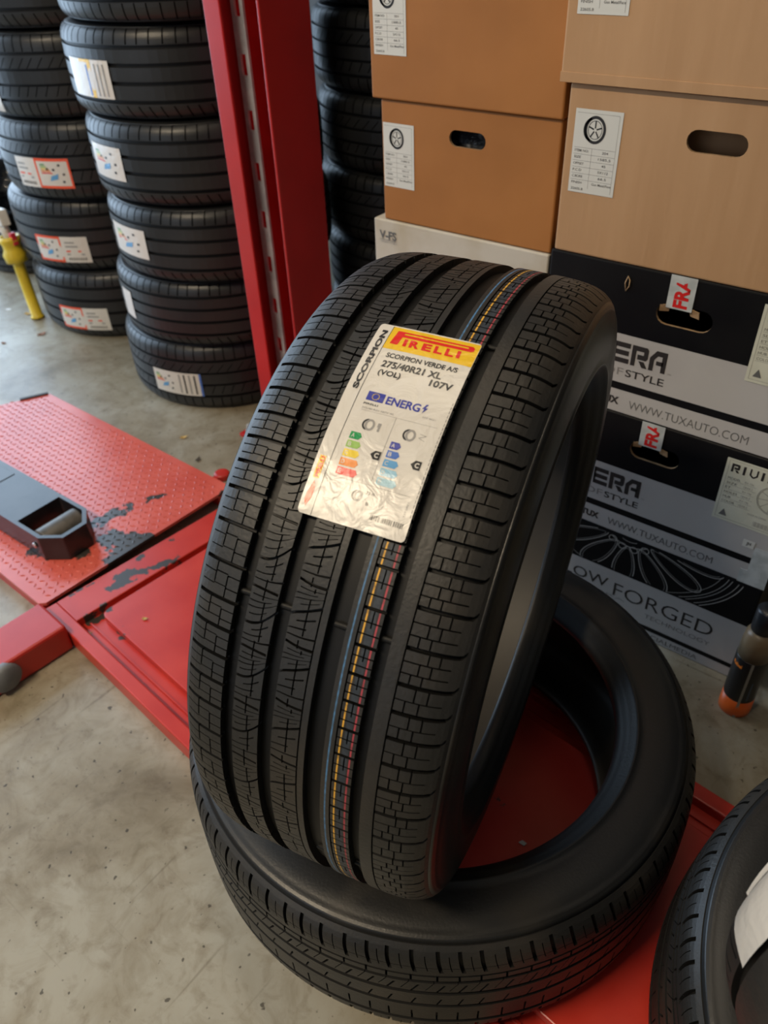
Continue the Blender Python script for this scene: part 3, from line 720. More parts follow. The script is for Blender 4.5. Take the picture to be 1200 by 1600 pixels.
def riviera_sticker(t, u0, v0, w_=.125, h_=.128):
    P = Print(face(t, -.0016), PK); U = lambda a: u0 + w_ * a; Vv = lambda a: v0 + h_ * a
    P.rect(u0, U(1), v0, Vv(1), 'cream', 1)
    logo(P, 'RIVIERA', U(.08), Vv(.80), U(.92), Vv(.93), 'ink')
    rows = ['MODEL', 'SIZE', 'ET', 'HOLES', 'HUB', 'COLOR']
    for i, s_ in enumerate(rows):
        yy = .68 - .075 * i; P.text(s_, U(.07), Vv(yy), U(.07 + .035 * len(s_)), Vv(yy + .035), 'mid', 0, 2); P.text('RV-196 18X8.5'.split()[i % 2], U(.30), Vv(yy), U(.42), Vv(yy + .035), 'grey', 0, 2)
        P.line([(U(.06), Vv(yy - .015)), (U(.46), Vv(yy - .015))], .0004, 'faint', 1.6)
    cx_, cz_ = U(.72), Vv(.55)
    for rr in (.22, .205): P.ring(cx_, cz_, w_ * rr, h_ * rr, .0007, 'mid', 2, n=40)
    for k in range(10):
        a = 2 * PI * k / 10; P.line([(cx_ + .006 * math.cos(a), cz_ + .006 * math.sin(a)), (cx_ + w_ * .2 * math.cos(a + .12), cz_ + h_ * .2 * math.sin(a + .12))], .0006, 'mid', 2)
    P.poly([(U(.08), Vv(.08)), (U(.19), Vv(.08)), (U(.135), Vv(.19))], 'mid', 2)
    P.line([(U(.04), Vv(.04)), (U(.04), Vv(.97)), (U(.96), Vv(.97)), (U(.96), Vv(.04)), (U(.04), Vv(.04))], .0005, 'faint', 1.7)
    P.text('MADE IN CHINA', U(.45), Vv(.22), U(.7), Vv(.25), 'grey', 0, 2)
    for k in range(22): P.rect(U(.55 + .016 * k), U(.55 + .016 * k + (.008 if k % 3 else .004)), Vv(.07), Vv(.15), 'grey', 2)
    return P.build('product_sticker', PR_, t)
c1 = black_carton(-.598, 0, .243, 'forged', 'black and silver carton with a wheel line drawing, standing on the floor')
c2 = black_carton(-.598, .2445, .5075, 'riviera', 'black and silver wheel carton with fragile tape at its hand hole, second from the floor')
c3 = black_carton(-.598, .509, .777, 'riviera', 'black and silver wheel carton directly beneath the light brown cardboard boxes')
for c_ in (c1, c2, c3): c_['group'] = 'black wheel cartons stacked at the right'
riviera_sticker(c3, .598 - .240, .126); riviera_sticker(c2, .598 - .231, .119)
P = Print(face(c2, -.0016), PK); P.rect(.598 - .168, .598 - .148, .080, .096, 'white', 1); P.text('JH', .598 - .162, .083, .598 - .154, .092, 'mid', .03, 2); P.build('small_sticker', PR_, c2)
b = MB(); b.tube([(.598 - .456, -.0012, .225), (.598 - .4515, -.0014, .234), (.598 - .4515, -.0014, .244), (.598 - .4555, -.0012, .250), (.598 - .459, -.0012, .238), (.598 - .456, -.0012, .225)], .0011, 6)
b.build('torn_hole', M['card_cut'], c3)
b = MB(); b.box(.440, .4885, -.0014, -.0008, .0, .030); b.box(.452, .4885, -.0014, -.0008, .03, .085); b.build('clear_tape', M['tape'], c2)
r1 = carton('cardboard_box', -.592, -.090, 1.213, .50, .778, 1.030, M['card'], 'light brown cardboard box with an empty hand hole, standing on the black cartons', 'box', 'light brown cardboard boxes', (.232, .193, .086, .030))
r2 = carton('cardboard_box', -.606, -.095, 1.205, .51, 1.0315, 1.285, M['card'], 'light brown cardboard box at the top right, on the box with the empty hand hole', 'box', 'light brown cardboard boxes', (.25, .19, .086, .030))
b = MB(); b.box(.14, .33, .050, .053, .110, .2485); b.build('inner_flap', M['card'], r1)
wheel_sticker(r1, .014, .098, .077, .121, '204', '1585.5'); wheel_sticker(r2, .017, .087, .077, .121, '204', '1585.5')
b = MB(); b.box(.0, .505, -.0016, 0, .0, .014); b.build('bottom_flap', M['card'], r2, .0006)
l3 = carton('wheel_carton', -1.003, -.612, 1.237, .44, .500, .756, M['box_white'], 'soiled white carton with small dark lettering, under the orange brown cardboard boxes', 'box', 'white cartons under the left boxes')
l2 = carton('wheel_carton', -.998, -.612, 1.240, .44, .2505, .499, M['box_white'], 'plain white carton, middle of the three behind the big tyre', 'box', 'white cartons under the left boxes')
l1 = carton('wheel_carton', -1.000, -.612, 1.238, .44, 0, .2495, M['box_white'], 'plain white carton standing on the floor behind the big tyre', 'box', 'white cartons under the left boxes')
P = Print(face(l3), PK); P.text('V-FS', .014, .218, .056, .235, 'mid', .03, 2); P.text('FORGING WHEELS', .016, .211, .056, .215, 'grey', 0, 2); P.rect(.014, .056, .2165, .2172, 'mid', 2); P.build('printed_mark', PR_, l3)
l4 = carton('cardboard_box', -.978, -.612, 1.240, .43, .757, .971, M['card_dark'], 'orange brown cardboard box with a bagged wheel showing in its hand hole', 'box', 'orange brown cardboard boxes', (.188, .165, .075, .027), inside=M['bagged'])
l5 = carton('cardboard_box', -.992, -.609, 1.232, .44, .9725, 1.225, M['card_dark'], 'orange brown cardboard box at the top, above the one with the bagged wheel', 'box', 'orange brown cardboard boxes', (.20, .20, .075, .027), inside=M['bagged'])
wheel_sticker(l4, .004, .064, .070, .112, '301', '1580.5'); wheel_sticker(l5, .010, .070, .070, .112, '301', '1580.5')

# ------------------------------------------------------------------ spray can
can = empty('spray_can', (-.083, 1.150, 0), 0, 'black and orange spray can standing at the corner of the lowest black carton', 'can')
b = MB(); b.lathe([(.026, 0), (.029, .002), (.0295, .012), (.029, .043)], n=40); b.build('orange_base', mat('can_orange', (.75, .13, .02), .35), can)
b = MB(); b.lathe([(.0285, .043), (.0288, .045), (.0288, .148), (.0282, .150)], n=40); lb = b.build('label_sleeve', mat('can_black', (.015, .015, .016), .3), can)
b = MB(); b.lathe([(.0282, .150), (.0275, .185), (.0255, .205), (.018, .215)], n=40); b.build('tan_shoulder', mat('can_tan', (.20, .145, .085), .35), can)
b = MB(); b.lathe([(.019, .213), (.021, .216), (.021, .262), (.018, .266), (.002, .266)], n=32); b.build('cap', mat('can_cap', (.012, .014, .018), .35), can)
def canf(u, v, h): a = u / .0288; return ((.0289 + h * .0002) * math.sin(a), -(.0289 + h * .0002) * math.cos(a), v)
CP = dict(orange=mat('can_ink_orange', (.85, .22, .02), .4), silver=mat('can_ink_silver', (.30, .30, .27), .35), blue=mat('can_ink_blue', (.05, .08, .12), .35))
P = Print(canf, list(CP)); P.text('Rebel', -.030, .128, -.008, .137, 'orange', .05, 1); P.rect(.006, .0105, .0, .150, 'silver', 1.6, nv=2); P.rect(.018, .021, .05, .10, 'blue', 1, nv=1); P.build('can_print', CP, lb)

# ------------------------------------------------------------------ the big tyre
T, V, F, mi, mm = build_main()
axis = Vector((0.96947842, 0.2389748, -0.0547964)); cblue = Vector((-0.39163191, 0.62691289, 0.57759712))
big = empty('car_tyre', label='large new tyre with a yellow and white paper label, standing upright in the flat tyre', cat='tyre')
place_axis(big, cblue + axis * MS, axis)
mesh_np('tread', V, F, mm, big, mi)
V, F, mi = T.casing(.0086, nseg=220); mesh_np('casing', V, F, [M['casing'], M['groove'], M['liner']], big, mi, True)
# wear bars in the grooves
for th, s_ in ((56.4, -.0637), (56.4, -.0119), (56.2, .030), (56.3, -.104), (12.0, -.0637), (12, .030), (101, -.0119), (101, .03)):
    b = MB(); a = math.radians(th); x = X(s_); r = float(tread_r(x)) - .0066; wd = .0058
    V_ = []; 
    for i in range(7):
        for j in range(9):
            u = -1 + 2 * i / 6; v_ = PI * j / 8; q = a + .0075 * math.cos(v_) ; hgt = .0022 * math.sin(v_)
            V_.append((x + u * wd, -(r + hgt) * math.sin(q), (r + hgt) * math.cos(q)))
    b.add(V_, [(i * 9 + j, i * 9 + j + 1, (i + 1) * 9 + j + 1, (i + 1) * 9 + j) for i in range(6) for j in range(8)], 0, True)
    b.build('wear_indicator', M['groove'], big)
# paper label
def lab(u, v, h):
    """u mm from the left edge, v mm measured downwards as negative"""
    s_ = -.0753 + u / 1000; x = X(s_); th = math.radians(13.4) - v / 377.5
    y_ = -v; sag = 0
    lift = .0010 + .0006 * noise.noise((u * .035, v * .035, 1.7)) * (1 if y_ > 60 else .3)
    r = float(tread_r(x)) + .0009 + max(lift, .0003) + h * .00011
    return (x, -r * math.sin(th), r * math.cos(th))
P = Print(lab, LK)
# sheet with rounded corners
def rrect(w_, h_, r):
    o = []
    for cx_, cy_, a0 in ((w_ - r, -h_ + r, -90), (w_ - r, -r, 0), (r, -r, 90), (r, -h_ + r, 180)):
        for k in range(5): a = math.radians(a0 + 22.5 * k); o.append((cx_ + r * math.cos(a), cy_ + r * math.sin(a)))
    return o
P.rect(0, 98, -197, -4, 'white', 0, 20, 40); P.rect(3.5, 94.5, -4, 0, 'white', 0, 18, 1); P.rect(3.5, 94.5, -201, -197, 'white', 0, 18, 1)
for cx_, cy_, a0 in ((94.5, -197, -90), (94.5, -4, 0), (3.5, -4, 90), (3.5, -197, 180)):
    P.poly([(cx_, cy_)] + [(cx_ + 3.5 * math.cos(math.radians(a0 + 18 * k)), cy_ + (3.5 + .5) * math.sin(math.radians(a0 + 18 * k)) if True else 0) for k in range(6)], 'white', 0)
P.rect(13.2, 97.6, -30.2, -1.6, 'yellow', 1, 16, 6)
# logo: tall first letter whose bow runs on as a long bar
P.poly([(19.5, -6), (27, -6), (25, -23.5), (17.5, -23.5)], 'red', 2.4)
for k in range(16):
    a, c_ = 26 + 4.1 * k, 26 + 4.1 * (k + 1); P.poly([(a, -6), (c_, -6), (c_, -7.8), (a, -7.8)], 'red', 2.4); P.poly([(a, -9.6), (c_, -9.6), (c_, -13), (a, -13)], 'red', 2.4)
P.poly([(91.6, -6), (93.6, -8), (93.6, -11.5), (91, -13), (91, -9.6), (88, -9.6), (88, -7.8), (91.6, -7.8)], 'red', 2.4)
for i, (ch, w_) in enumerate((('I', 3.4), ('R', 9.5), ('E', 9.0), ('L', 8.0), ('L', 8.0), ('I', 3.4))):
    u0 = 29.5 + sum((3.4, 9.5, 9.0, 8.0, 8.0, 3.4)[:i]) + 2.6 * i
    P.text(ch, u0, -23.8, u0 + w_, -14.6, 'red', .05, 2.4, shear=-.06)
P.text('SCORPION VERDE A/S', 20.5, -40.3, 88, -34.6, 'black', .03, 2.4); P.text('275/40R21 XL', 20.5, -51.8, 77, -44.0, 'black', .035, 2.4)
P.text('(VOL)', 21, -62.3, 42.5, -54.6, 'black', .03, 2.4); P.text('107V', 69.5, -61, 90.5, -53.4, 'black', .035, 2.4)
P.rect(21.8, 37.8, -88.8, -79.6, 'blue', 2, 4, 3)
for k in range(12): a = 2 * PI * k / 12; P.rect(29.8 + 3.1 * math.cos(a) - .45, 29.8 + 3.1 * math.cos(a) + .45, -84.2 + 3.1 * math.sin(a) - .45, -84.2 + 3.1 * math.sin(a) + .45, 'ylw', 3.2)
P.text('ENERG', 40, -88.8, 71.5, -80.6, 'blue', .03, 2.4); P.poly([(75.6, -79.6), (73, -84.6), (75, -84.6), (74.2, -89), (77.8, -83.4), (75.6, -83.4), (77.4, -79.6)], 'blue', 2.4)
P.text('PIRELLI', 21.6, -93.3, 35, -91.4, 'black', .01, 2.4); P.text('277 4021', 76, -93, 88, -91.6, 'grey', 0, 2.4); P.text('275/40 R21 107V XL', 21.6, -97.6, 52, -95.8, 'grey', 0, 2.4)
P.line([(21.8, -99), (92, -99)], .25, 'grey', 2); P.line([(55, -99 - 4 * k) for k in range(16)], .35, 'grey', 2); P.line([(21.8 + 3 * k, -163) for k in range(24)], .35, 'grey', 2)
def tyre_icon(cu_, cv, s_=1):
    P.ring(cu_, cv, 3.6 * s_, 4.6 * s_, 2.0 * s_, 'grey', 2.4, n=20); P.ring(cu_ - 2 * s_, cv, 4.2 * s_, 4.6 * s_, 1.6 * s_, 'black', 2.2, PI * .5, PI * 1.5, 12)
tyre_icon(35, -111.5); tyre_icon(72.5, -111.5); tyre_icon(48, -174, .85)
P.poly([(42, -108), (45, -108), (45, -116), (43, -116), (43, -112), (42, -112)], 'grey', 2.2); P.line([(80, -108), (86, -109), (80, -112), (86, -114)], .4, 'grey', 2.2)
def arrow(u0, u1, v0, hgt, m): P.poly([(u0, v0), (u1 - 2.4, v0), (u1, v0 - hgt / 2), (u1 - 2.4, v0 - hgt), (u0, v0 - hgt)], m, 2.2)
for i, (m_, w_) in enumerate((('green', 11), ('lgreen', 13.2), ('ylw', 15), ('orange', 17), ('red', 19.2))):
    arrow(21.6, 21.6 + w_, -120.8 - 8.3 * i, 6.6, m_); P.text('ABCDE'[i], 23, -126 - 8.3 * i, 26, -122.2 - 8.3 * i, 'white', .01, 3.4)
for i, (m_, w_) in enumerate((('b1', 9.8), ('b2', 11.6), ('b3', 13.6), ('b4', 15.8), ('b5', 17.8))):
    arrow(58.8, 58.8 + w_, -120.8 - 8.3 * i, 6.6, m_); P.text('ABCDE'[i], 60.2, -126 - 8.3 * i, 63.2, -122.2 - 8.3 * i, 'white', .01, 3.4)
for u0, v0 in ((45.4, -132.6), (81.8, -132)):
    P.poly([(u0, v0 - 4), (u0 + 3.4, v0), (u0 + 9, v0), (u0 + 9, v0 - 8), (u0 + 3.4, v0 - 8)], 'black', 2.2); P.text('C', u0 + 3.7, v0 - 6.3, u0 + 7.4, v0 - 1.7, 'white', .04, 3.4)
P.text('73', 54, -171, 57.5, -168.4, 'black', .01, 2.4); P.text('dB', 58.4, -171, 61.4, -168.6, 'grey', 0, 2.4); P.text('B', 56.5, -180, 58.8, -177.2, 'black', .02, 2.4); P.line([(53, -178), (57, -172), (53.5, -166)], .3, 'grey', 2.2)
for k in range(30):
    if k in (9, 20): continue
    P.rect(64 + k * .98, 64 + k * .98 + (.35, .6, .25, .5)[k % 4], -190.5, -186, 'black', 2.2)
P.text('2275021', 90.5, -181, 91.9, -168, 'grey', 0, 2.4, rot=90)
P.line([(13.2, -1.4 - 4.0 * k) for k in range(50)] + [(13.2, -200.5)], .5, 'black', 2)
for k in range(26): P.line([(96.6, -72 - 4.2 * k), (96.6, -75 - 4.2 * k)], .4, 'black', 2)
P.text('SCORPION', 5.0, -80.5, 10.4, -8.5, 'black', .05, 2.4, rot=90, )
P.rect(3.4, 9.2, -169, -148.5, 'yellow', 2, 1, 4); P.text('PIRELLI', 4.7, -168, 8.3, -149.5, 'red', .04, 3.4, rot=90)
P.poly([(3.2, -183), (6.2, -171.5), (8.8, -177), (8.9, -186), (5.6, -194.5), (3.0, -189)], 'hot', 2.4)
P.build('paper_label', LAB, big)

# ------------------------------------------------------------------ other tyres
def std_mesh(R, Rb, W, kind, npit=84, nseg=120, casing_depth=.007):
    T = Tyre(R, Rb, W); parts = []; sc_ = 1 / T.kx
    pit = [360 * i / npit + .35 * math.sin(i * 1.7) for i in range(npit)]
    if kind == 'flat':      # touring tread: wide shoulder lugs, a thin lined rib, then centre ribs
        sl = lambda a, b_: (lambda L: [(0, .0046, a, b_, .0058)] + [(.5, .0008, a + .004, b_ - .006, .003)])
        curve = lambda p, v: 1.1 * (1 - v) ** 2
        parts.append(T.rib(.0790, .1270, pit, sl(.086, .122), [(.0965, .0008, .05, .95, .0025)], curve, 8))
        parts.append(T.rib(-.1270, -.0790, pit, sl(-.122, -.086), [], None, 8))
        parts.append(T.rib(.0640, .0745, pit, [(0, .0022, .064, .0745, .005)], [], None, 2))
        parts.append(T.rib(.0300, .0560, pit, [(0, .0024, .030, .050, .005), (.5, .0008, .034, .056, .003)], [], lambda p, v: 1.8 * v, 4))
        parts.append(T.rib(-.0120, .0200, pit, [(0, .002, -.012, .006, .005)], [], lambda p, v: 1.5 * v, 4))
        parts.append(T.rib(-.0680, -.0220, pit, [(0, .002, -.068, -.04, .005)], [], None, 4))
    elif kind == 'ribs':    # summer tyre: four smooth ribs
        sl = lambda a, b_: (lambda L: [(0, .0040, a, b_, .005)])
        parts.append(T.rib(.0840, .1270, pit, sl(.0860, .127), [], lambda p, v: .6 * v, 8)); parts.append(T.rib(-.1270, -.0840, pit, sl(-.127, -.0900), [], lambda p, v: 2.5 * (1 - v), 8))
        for a, b_ in ((.034, .072), (-.018, .022), (-.072, -.030)): parts.append(T.rib(a, b_, pit[::3], [], [], None, 3))
    else:                   # directional: slanting slots in every rib
        sl = lambda a, b_: (lambda L: [(0, .0036, a, b_, .005)])
        parts.append(T.rib(.0780, .1270, pit, sl(.0790, .127), [], None, 8)); parts.append(T.rib(-.1270, -.0780, pit, sl(-.127, -.0800), [], None, 8))
        parts.append(T.rib(.028, .068, pit, [(0, .003, .028, .060, .005)], [], lambda p, v: 5 * v, 6)); parts.append(T.rib(-.020, .020, pit[::3], [], [], None, 3))
        parts.append(T.rib(-.068, -.028, pit, [(0, .003, -.060, -.028, .005)], [], lambda p, v: 3 * v, 6))
    V, F, mi = join(parts); CV, CF, cm = T.casing(casing_depth, nseg=nseg)
    return T, (V, F, mi), (CV, CF, cm)
def tyre_from(name, data, tm, label, group=None):
    T, (V, F, mi), (CV, CF, cm) = data
    t = empty(name, label=label, cat='tyre', group=group)
    mesh_np('tread', V, F, [tm, M['groove']], t, mi); mesh_np('casing', CV, CF, [M['casing'] if tm is M['tread'] else M['stack_tread'], M['groove'], M['liner']], t, cm, True)
    return t
def copy_tyre(src, label, group):
    r = src.copy(); C.objects.link(r); r['label'] = label; r['group'] = group
    for ch in list(src.children):
        if ch.name.split('.')[0] in ('tread', 'casing'): c_ = ch.copy(); C.objects.link(c_); c_.parent = r
    return r
M['flat_tread'] = M['tread']
flat_d = std_mesh(.389, .270, .250, 'flat', nseg=200)
flat = tyre_from('car_tyre', flat_d, M['tread'], 'tyre lying flat on the red platform, carrying the big upright tyre')
place_axis(flat, (-.437, .647, .168), (0, 0, 1))
side = tyre_from('car_tyre', std_mesh(.372, .262, .235, 'flat', nseg=180), M['tread'], 'tyre lying tilted at the lower right corner, with another tyre inside it')
place_axis(side, (.345, .620, .215), (.09, -.10, 1))
inner = tyre_from('car_tyre', std_mesh(.352, .25, .24, 'ribs', nseg=160), M['tread'], 'tyre with a white sheet on its tread, inside the tilted tyre')
IN_C, IN_A = Vector((.357, .525, .625)), Vector((.643, -.766, -.05))
place_axis(inner, IN_C, IN_A)
def mk_label(T, th0, x0, w_, h_, style, R):
    """sticker on a tread: th0 degrees at its left edge, x0 lower edge along the axis"""
    fnl = lambda u, v, h: (lambda th, x: (x, -(R + float(np.interp(abs(x / T.kx), PX, PR)) + .0018 + h * .0004) * math.sin(th), (R + float(np.interp(abs(x / T.kx), PX, PR)) + .0018 + h * .0004) * math.cos(th)))(math.radians(th0) + u / R, x0 + v)
    P = Print(fnl, LK); nu = 10
    P.rect(0, w_, 0, h_, 'white', 0, nu, 12)
    def art(u0, u1):      # small pictogram field
        for k in range(5): P.rect(u0 + (u1 - u0) * .12, u0 + (u1 - u0) * (.28 + .05 * k), h_ * (.78 - .07 * k), h_ * (.82 - .07 * k), ('green', 'lgreen', 'ylw', 'orange', 'red')[k], 2)
        P.poly([(u0 + (u1 - u0) * .35, h_ * .25), (u0 + (u1 - u0) * .62, h_ * .32), (u0 + (u1 - u0) * .66, h_ * .5), (u0 + (u1 - u0) * .42, h_ * .42)], 'b3', 2)
        for a, c_ in ((.7, .75), (.8, .45), (.3, .62), (.75, .2), (.5, .6)): P.rect(u0 + (u1 - u0) * a, u0 + (u1 - u0) * (a + .07), h_ * c_, h_ * (c_ + .07), 'black', 2)
    def words(u0, u1):
        for k, (a, c_, m_) in enumerate(((.1, .75, 'grey'), (.62, .6, 'grey'), (.4, .42, 'hot'), (.66, .30, 'grey'))): P.rect(u0 + (u1 - u0) * .12, u0 + (u1 - u0) * (.5 + .1 * k), h_ * c_, h_ * (c_ + .06), m_, 2)
        for k in range(8): P.rect(u0 + (u1 - u0) * (.15 + .09 * k), u0 + (u1 - u0) * (.19 + .09 * k), h_ * .1, h_ * .2, 'black', 2)
    def frame(u0, u1):
        t_ = h_ * .09
        P.rect(u0, u1, 0, t_, 'hot', 1, 4); P.rect(u0, u1, h_ - t_, h_, 'hot', 1, 4); P.rect(u0, u0 + t_, t_, h_ - t_, 'hot', 1); P.rect(u1 - t_, u1, t_, h_ - t_, 'hot', 1); art(u0 + t_, u1 - t_)
    if style == 'orange_right': words(0, w_ * .42); frame(w_ * .42, w_)
    elif style == 'orange_left': frame(0, w_ * .52); words(w_ * .54, w_)
    elif style == 'yellow':
        P.rect(w_ * .55, w_ * .63, 0, h_, 'yellow', 1); P.rect(w_ * .35, w_ * .63, h_ * .92, h_, 'yellow', 1, 2); P.rect(w_ * .5, w_ * .54, h_ * .05, h_ * .85, 'b2', 1)
        for k in range(3): P.rect(w_ * (.70 + .09 * k), w_ * (.73 + .09 * k), h_ * .06, h_ * .9, 'grey', 2)
    elif style == 'stripes':
        art(0, w_ * .5)
        for k in range(4): P.rect(w_ * (.56 + .1 * k), w_ * (.59 + .1 * k), h_ * .08, h_ * .92, 'black' if k % 2 else 'grey', 2)
        P.rect(w_ * .96, w_, 0, h_, 'b2', 2)
    elif style == 'blank': P.rect(w_ * .3, w_ * .32, h_ * .3, h_ * .5, 'grey', 2)
    else: art(w_ * .1, w_ * .95)
    return P
# the white sheet on the inner tyre
P = mk_label(Tyre(.352, .25, .24), 62, -.121, .185, .054, 'blank', .352); P.build('paper_label', LAB, inner)

SRC = {}
def stack(name, cx_list, cy, R, Rb, zs, kinds, labels, group, texts):
    for i, (cx_, z0, z1) in enumerate(zip(cx_list, zs[:-1], zs[1:])):
        W = z1 - z0; key = (kinds[i], R)
        if key not in SRC:
            SRC[key] = tyre_from('car_tyre', std_mesh(R, Rb, .20, kinds[i], 66, 96), M['stack_tread'], texts[i], group); t = SRC[key]
        else: t = copy_tyre(SRC[key], texts[i], group)
        place_axis(t, (cx_, cy, (z0 + z1) / 2), (0, 0, 1)); t.matrix_world = t.matrix_world @ Matrix.Diagonal(((W - .001) / .2, 1, 1, 1)) @ Matrix.Rotation(.37 * i, 4, 'X')
        if labels[i]:
            th0, zb, w_, h_, st = labels[i]
            P = mk_label(Tyre(R, Rb, .20), th0 - math.degrees(.37 * i), (zb - (z0 + z1) / 2) / ((W - .001) / .2), w_, h_ / ((W - .001) / .2), st, R); P.build('paper_label', LAB, t)
g = 'tyres of the stack beside the red column'
stack('s2', [-1.952, -1.918, -1.881, -1.892, -1.907, -1.883, -1.89], 1.60, .325, .215, [0, .225, .425, .63, .838, 1.045, 1.25, 1.45], ['dir', 'ribs', 'ribs', 'ribs', 'ribs', 'dir', 'ribs'],
      [(-88.5, .055, .172, .077, 'stripes'), (-112, .28, .065, .085, 'blank'), (-112, .488, .165, .080, 'art'), (-111.5, .692, .150, .082, 'art'), (-108, .888, .168, .084, 'yellow'), None, None], g,
      ['black tyre on the floor, lowest of the stack beside the red column', 'black tyre second from the floor in the stack beside the red column', 'black tyre third from the floor in the stack beside the red column',
       'black tyre fourth from the floor in the stack beside the red column', 'black tyre with a white and yellow label in the stack beside the red column', 'black tyre cut by the top of the photo, in the stack beside the red column', 'black tyre topping the stack beside the red column'])
g = 'tyres of the left stack'
stack('s1', [-2.672, -2.690, -2.635, -2.640, -2.64], 1.74, .335, .215, [0, .25, .50, .745, .985, 1.23], ['ribs', 'ribs', 'dir', 'dir', 'ribs'],
      [(-85.0, .038, .200, .085, 'orange_left'), (-85.0, .288, .205, .090, 'orange_left'), (-90.0, .545, .212, .092, 'orange_right'), (-115, .765, .17, .10, 'blank'), None], g,
      ['black tyre with an orange framed label, lowest of the left stack', 'black tyre with an orange framed label, second from the floor in the left stack', 'black tyre with an orange framed label, third from the floor in the left stack',
       'black tyre with a white label cut by the left edge of the photo', 'black tyre at the upper left corner, topmost of the left stack'])
g = 'tyres of the dark stack behind the column'
stack('s3', [-1.53, -1.525, -1.535, -1.525, -1.53, -1.53], 2.18, .342, .215, [0, .215, .420, .625, .830, 1.035, 1.24], ['dir', 'ribs', 'dir', 'dir', 'dir', 'dir'], [None] * 6, g,
      ['black tyre in shade, lowest of the stack between column and boxes', 'black tyre in shade, second from the floor between column and boxes', 'black tyre in shade, third from the floor between column and boxes',
       'black tyre in shade, fourth from the floor between column and boxes', 'black tyre in shade, fifth from the floor between column and boxes', 'black tyre in shade, topmost of the stack between column and boxes'])
fb = copy_tyre(SRC[('ribs', .335)], 'black tyre lying on the floor at the far left edge, behind the yellow post', None)
del fb['group']
place_axis(fb, (-3.50, 1.90, .085), (0, 0, 1)); fb.matrix_world = fb.matrix_world @ Matrix.Diagonal((.84, .88, .88, 1))

# ------------------------------------------------------------------ small things at the far left
M['yellow'] = noise_mat('yellow_paint', (.72, .52, .03), (.62, .45, .03), 20, .35)
post = empty('yellow_post', (-2.885, 1.432, .003), 0, 'short yellow post with a collar and white fittings, left of the tyre stack', 'post')
post.rotation_euler = (0, math.radians(-4), 0)
b = MB(); b.lathe([(.026, 0), (.026, .006), (.021, .010), (.021, .215), (.024, .220)], n=24); b.build('tube', M['yellow'], post)
b = MB(); b.lathe([(.024, .216), (.040, .222), (.043, .250), (.034, .268), (.034, .285), (.041, .300), (.038, .315), (.030, .315), (.026, .27)], n=24); b.build('collar', M['yellow'], post)
M['whitep'] = noise_mat('white_plastic', (.62, .60, .55), (.7, .68, .64), 20, .4)
b = MB(); b.tube([(.0, 0, .29), (-.01, 0, .335), (-.045, -.01, .352), (-.085, -.012, .365)], [.016, .018, .018, .015], 12); b.build('white_fitting', M['whitep'], post)
b = MB(); b.prism([(-.028, -.02), (.022, -.02), (.03, .012), (-.018, .018)], .355, .412); b.tube([(0, 0, .33), (-.002, 0, .36)], .012, 10); b.build('white_block', M['whitep'], post, .005)
b = MB(); b.prism([(.02, -.01), (.04, -.01), (.04, .01), (.02, .01)], .285, .33); b.build('red_tab', mat('red_tab', (.6, .03, .05), .4), post, .003)
b = MB()
ico = bmesh.new(); bmesh.ops.create_icosphere(ico, subdivisions=4, radius=1)
for v in ico.verts:
    n_ = noise.noise(v.co * 2.2) * .28 + noise.noise(v.co * 6) * .10; v.co *= (1 + n_)
    v.co = Vector((v.co.x * .16, v.co.y * .15, v.co.z * .13))
me = bpy.data.meshes.new('garbage_bag'); ico.to_mesh(me); ico.free()
me.materials.append(noise_mat('black_plastic_bag', (.008, .009, .012), (.02, .022, .026), 20, .2, bump=.003, bscale=30)); me.polygons.foreach_set('use_smooth', [True] * len(me.polygons))
bag = bpy.data.objects.new('garbage_bag', me); C.objects.link(bag); bag.location = (-3.62, 1.86, .325); tag(bag, 'crumpled black plastic bag lying on the tyre at the far left edge', 'bag')
ct = carton('cardboard_scrap', -3.60, -3.46, 1.60, .10, .1725, .235, M['card_dark'], 'small brown cardboard piece on the tyre at the far left edge', 'cardboard', None)

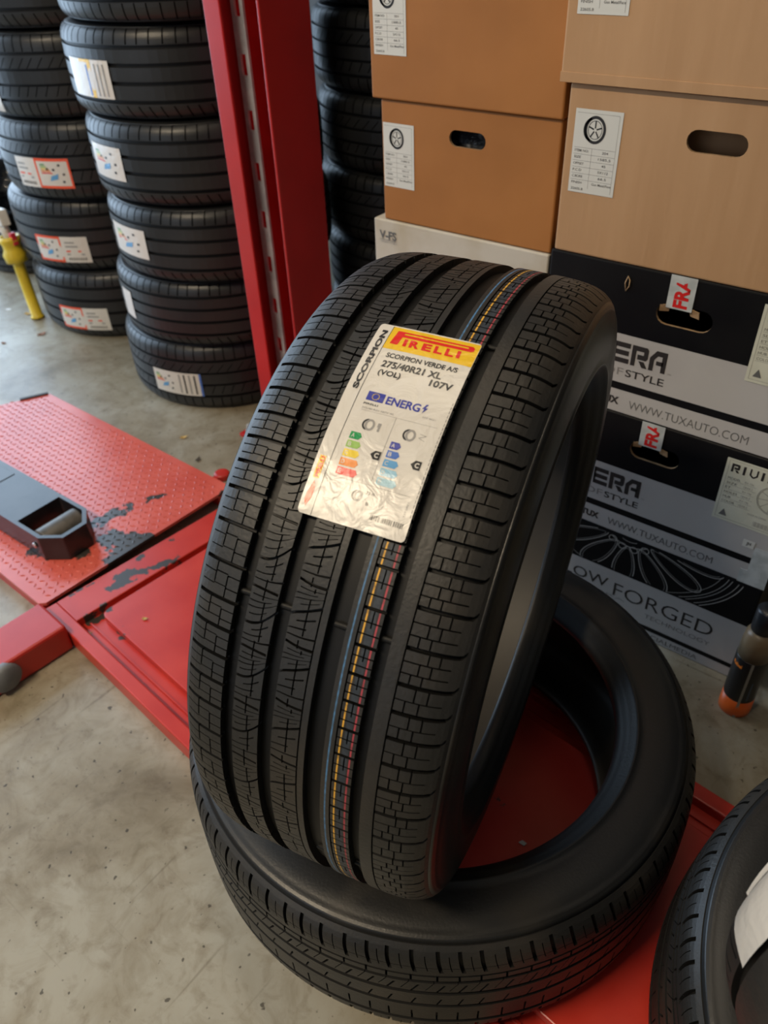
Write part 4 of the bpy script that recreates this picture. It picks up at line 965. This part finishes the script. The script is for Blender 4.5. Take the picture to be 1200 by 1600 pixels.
# leaves and litter
M['leaf_brown'] = noise_mat('dry_leaf_brown', (.30, .12, .06), (.16, .07, .03), 60, .7); M['leaf_yellow'] = noise_mat('dry_leaf_yellow', (.55, .38, .12), (.4, .24, .07), 60, .7)
def leaf(x, y, z, s_, rz, m, label):
    b = MB(); n = 12; V = []
    for k in range(n):
        a = 2 * PI * k / n; r = s_ * (.55 + .45 * abs(math.cos(a * 2.5))) * (1 if k % 2 else .72)
        V.append((r * math.cos(a), r * .7 * math.sin(a), .002 + .3 * s_ * (math.cos(a) ** 2) * (.6 + .4 * math.sin(3 * a))))
    V.append((0, 0, .0015)); Vb = [(a, c_, d - .0008) for a, c_, d in V]
    F = [(k, (k + 1) % n, n) for k in range(n)]
    b.add(V + Vb, F + [tuple(reversed([i + n + 1 for i in f])) for f in F] + [(k, k + n + 1, (k + 1) % n + n + 1, (k + 1) % n) for k in range(n)])
    b.tube([(s_ * .5, 0, .004), (s_ * 1.2, s_ * .2, .006)], .0006, 5)
    o = b.build('dry_leaf', m); o.location = (x, y, z); o.rotation_euler = (0, 0, rz); return tag(o, label, 'leaf', None)
leaf(-2.95, 1.43, 0.0, .020, .4, M['leaf_yellow'], 'small yellow leaf on the floor near the yellow post')
leaf(-2.735, 1.350, 0.0, .022, 1.2, M['leaf_brown'], 'reddish brown leaf on the floor left of the left stack')
leaf(-2.79, 1.225, 0.0, .012, .2, M['leaf_brown'], 'tiny brown leaf at the left edge of the floor')
leaf(-1.726, 1.177, 0.0, .014, .8, M['leaf_yellow'], 'pale orange leaf on the floor in front of the stack beside the column')
leaf(-1.598, 1.121, 0.0, .014, 2.0, mat('grime', (.06, .045, .03), .8), 'dark brown leaf on the floor next to the ramp corner')
leaf(-1.175, .600, .0405, .008, .3, M['leaf_yellow'], 'small yellow leaf on the panel edge of the red platform')
leaf(-1.255, .506, .0225, .009, .9, M['leaf_yellow'], 'small yellow leaf in the corner of the platform recess')
def litter(x, y, z, s_, m, name, label):
    b = MB(); b.prism([(-s_, -s_ * .5), (s_ * .7, -s_ * .6), (s_, s_ * .5), (-s_ * .4, s_ * .6)], 0, .0015)
    o = b.build(name, m); o.location = (x, y, z); return tag(o, label, 'litter')
litter(-.870, .468, .0235, .007, mat('blue_scrap', (.25, .55, .72), .5), 'plastic_scrap', 'light blue plastic scrap in the recess left of the big tyre')
litter(-.262, .640, .0405, .006, mat('white_scrap', (.55, .55, .5), .6), 'paper_scrap', 'pale paper scrap on the red panel inside the flat tyre')
litter(-3.06, 1.41, .0, .012, mat('white_spot', (.7, .7, .68), .6), 'paper_scrap', 'white paper scrap on the floor at the far left')
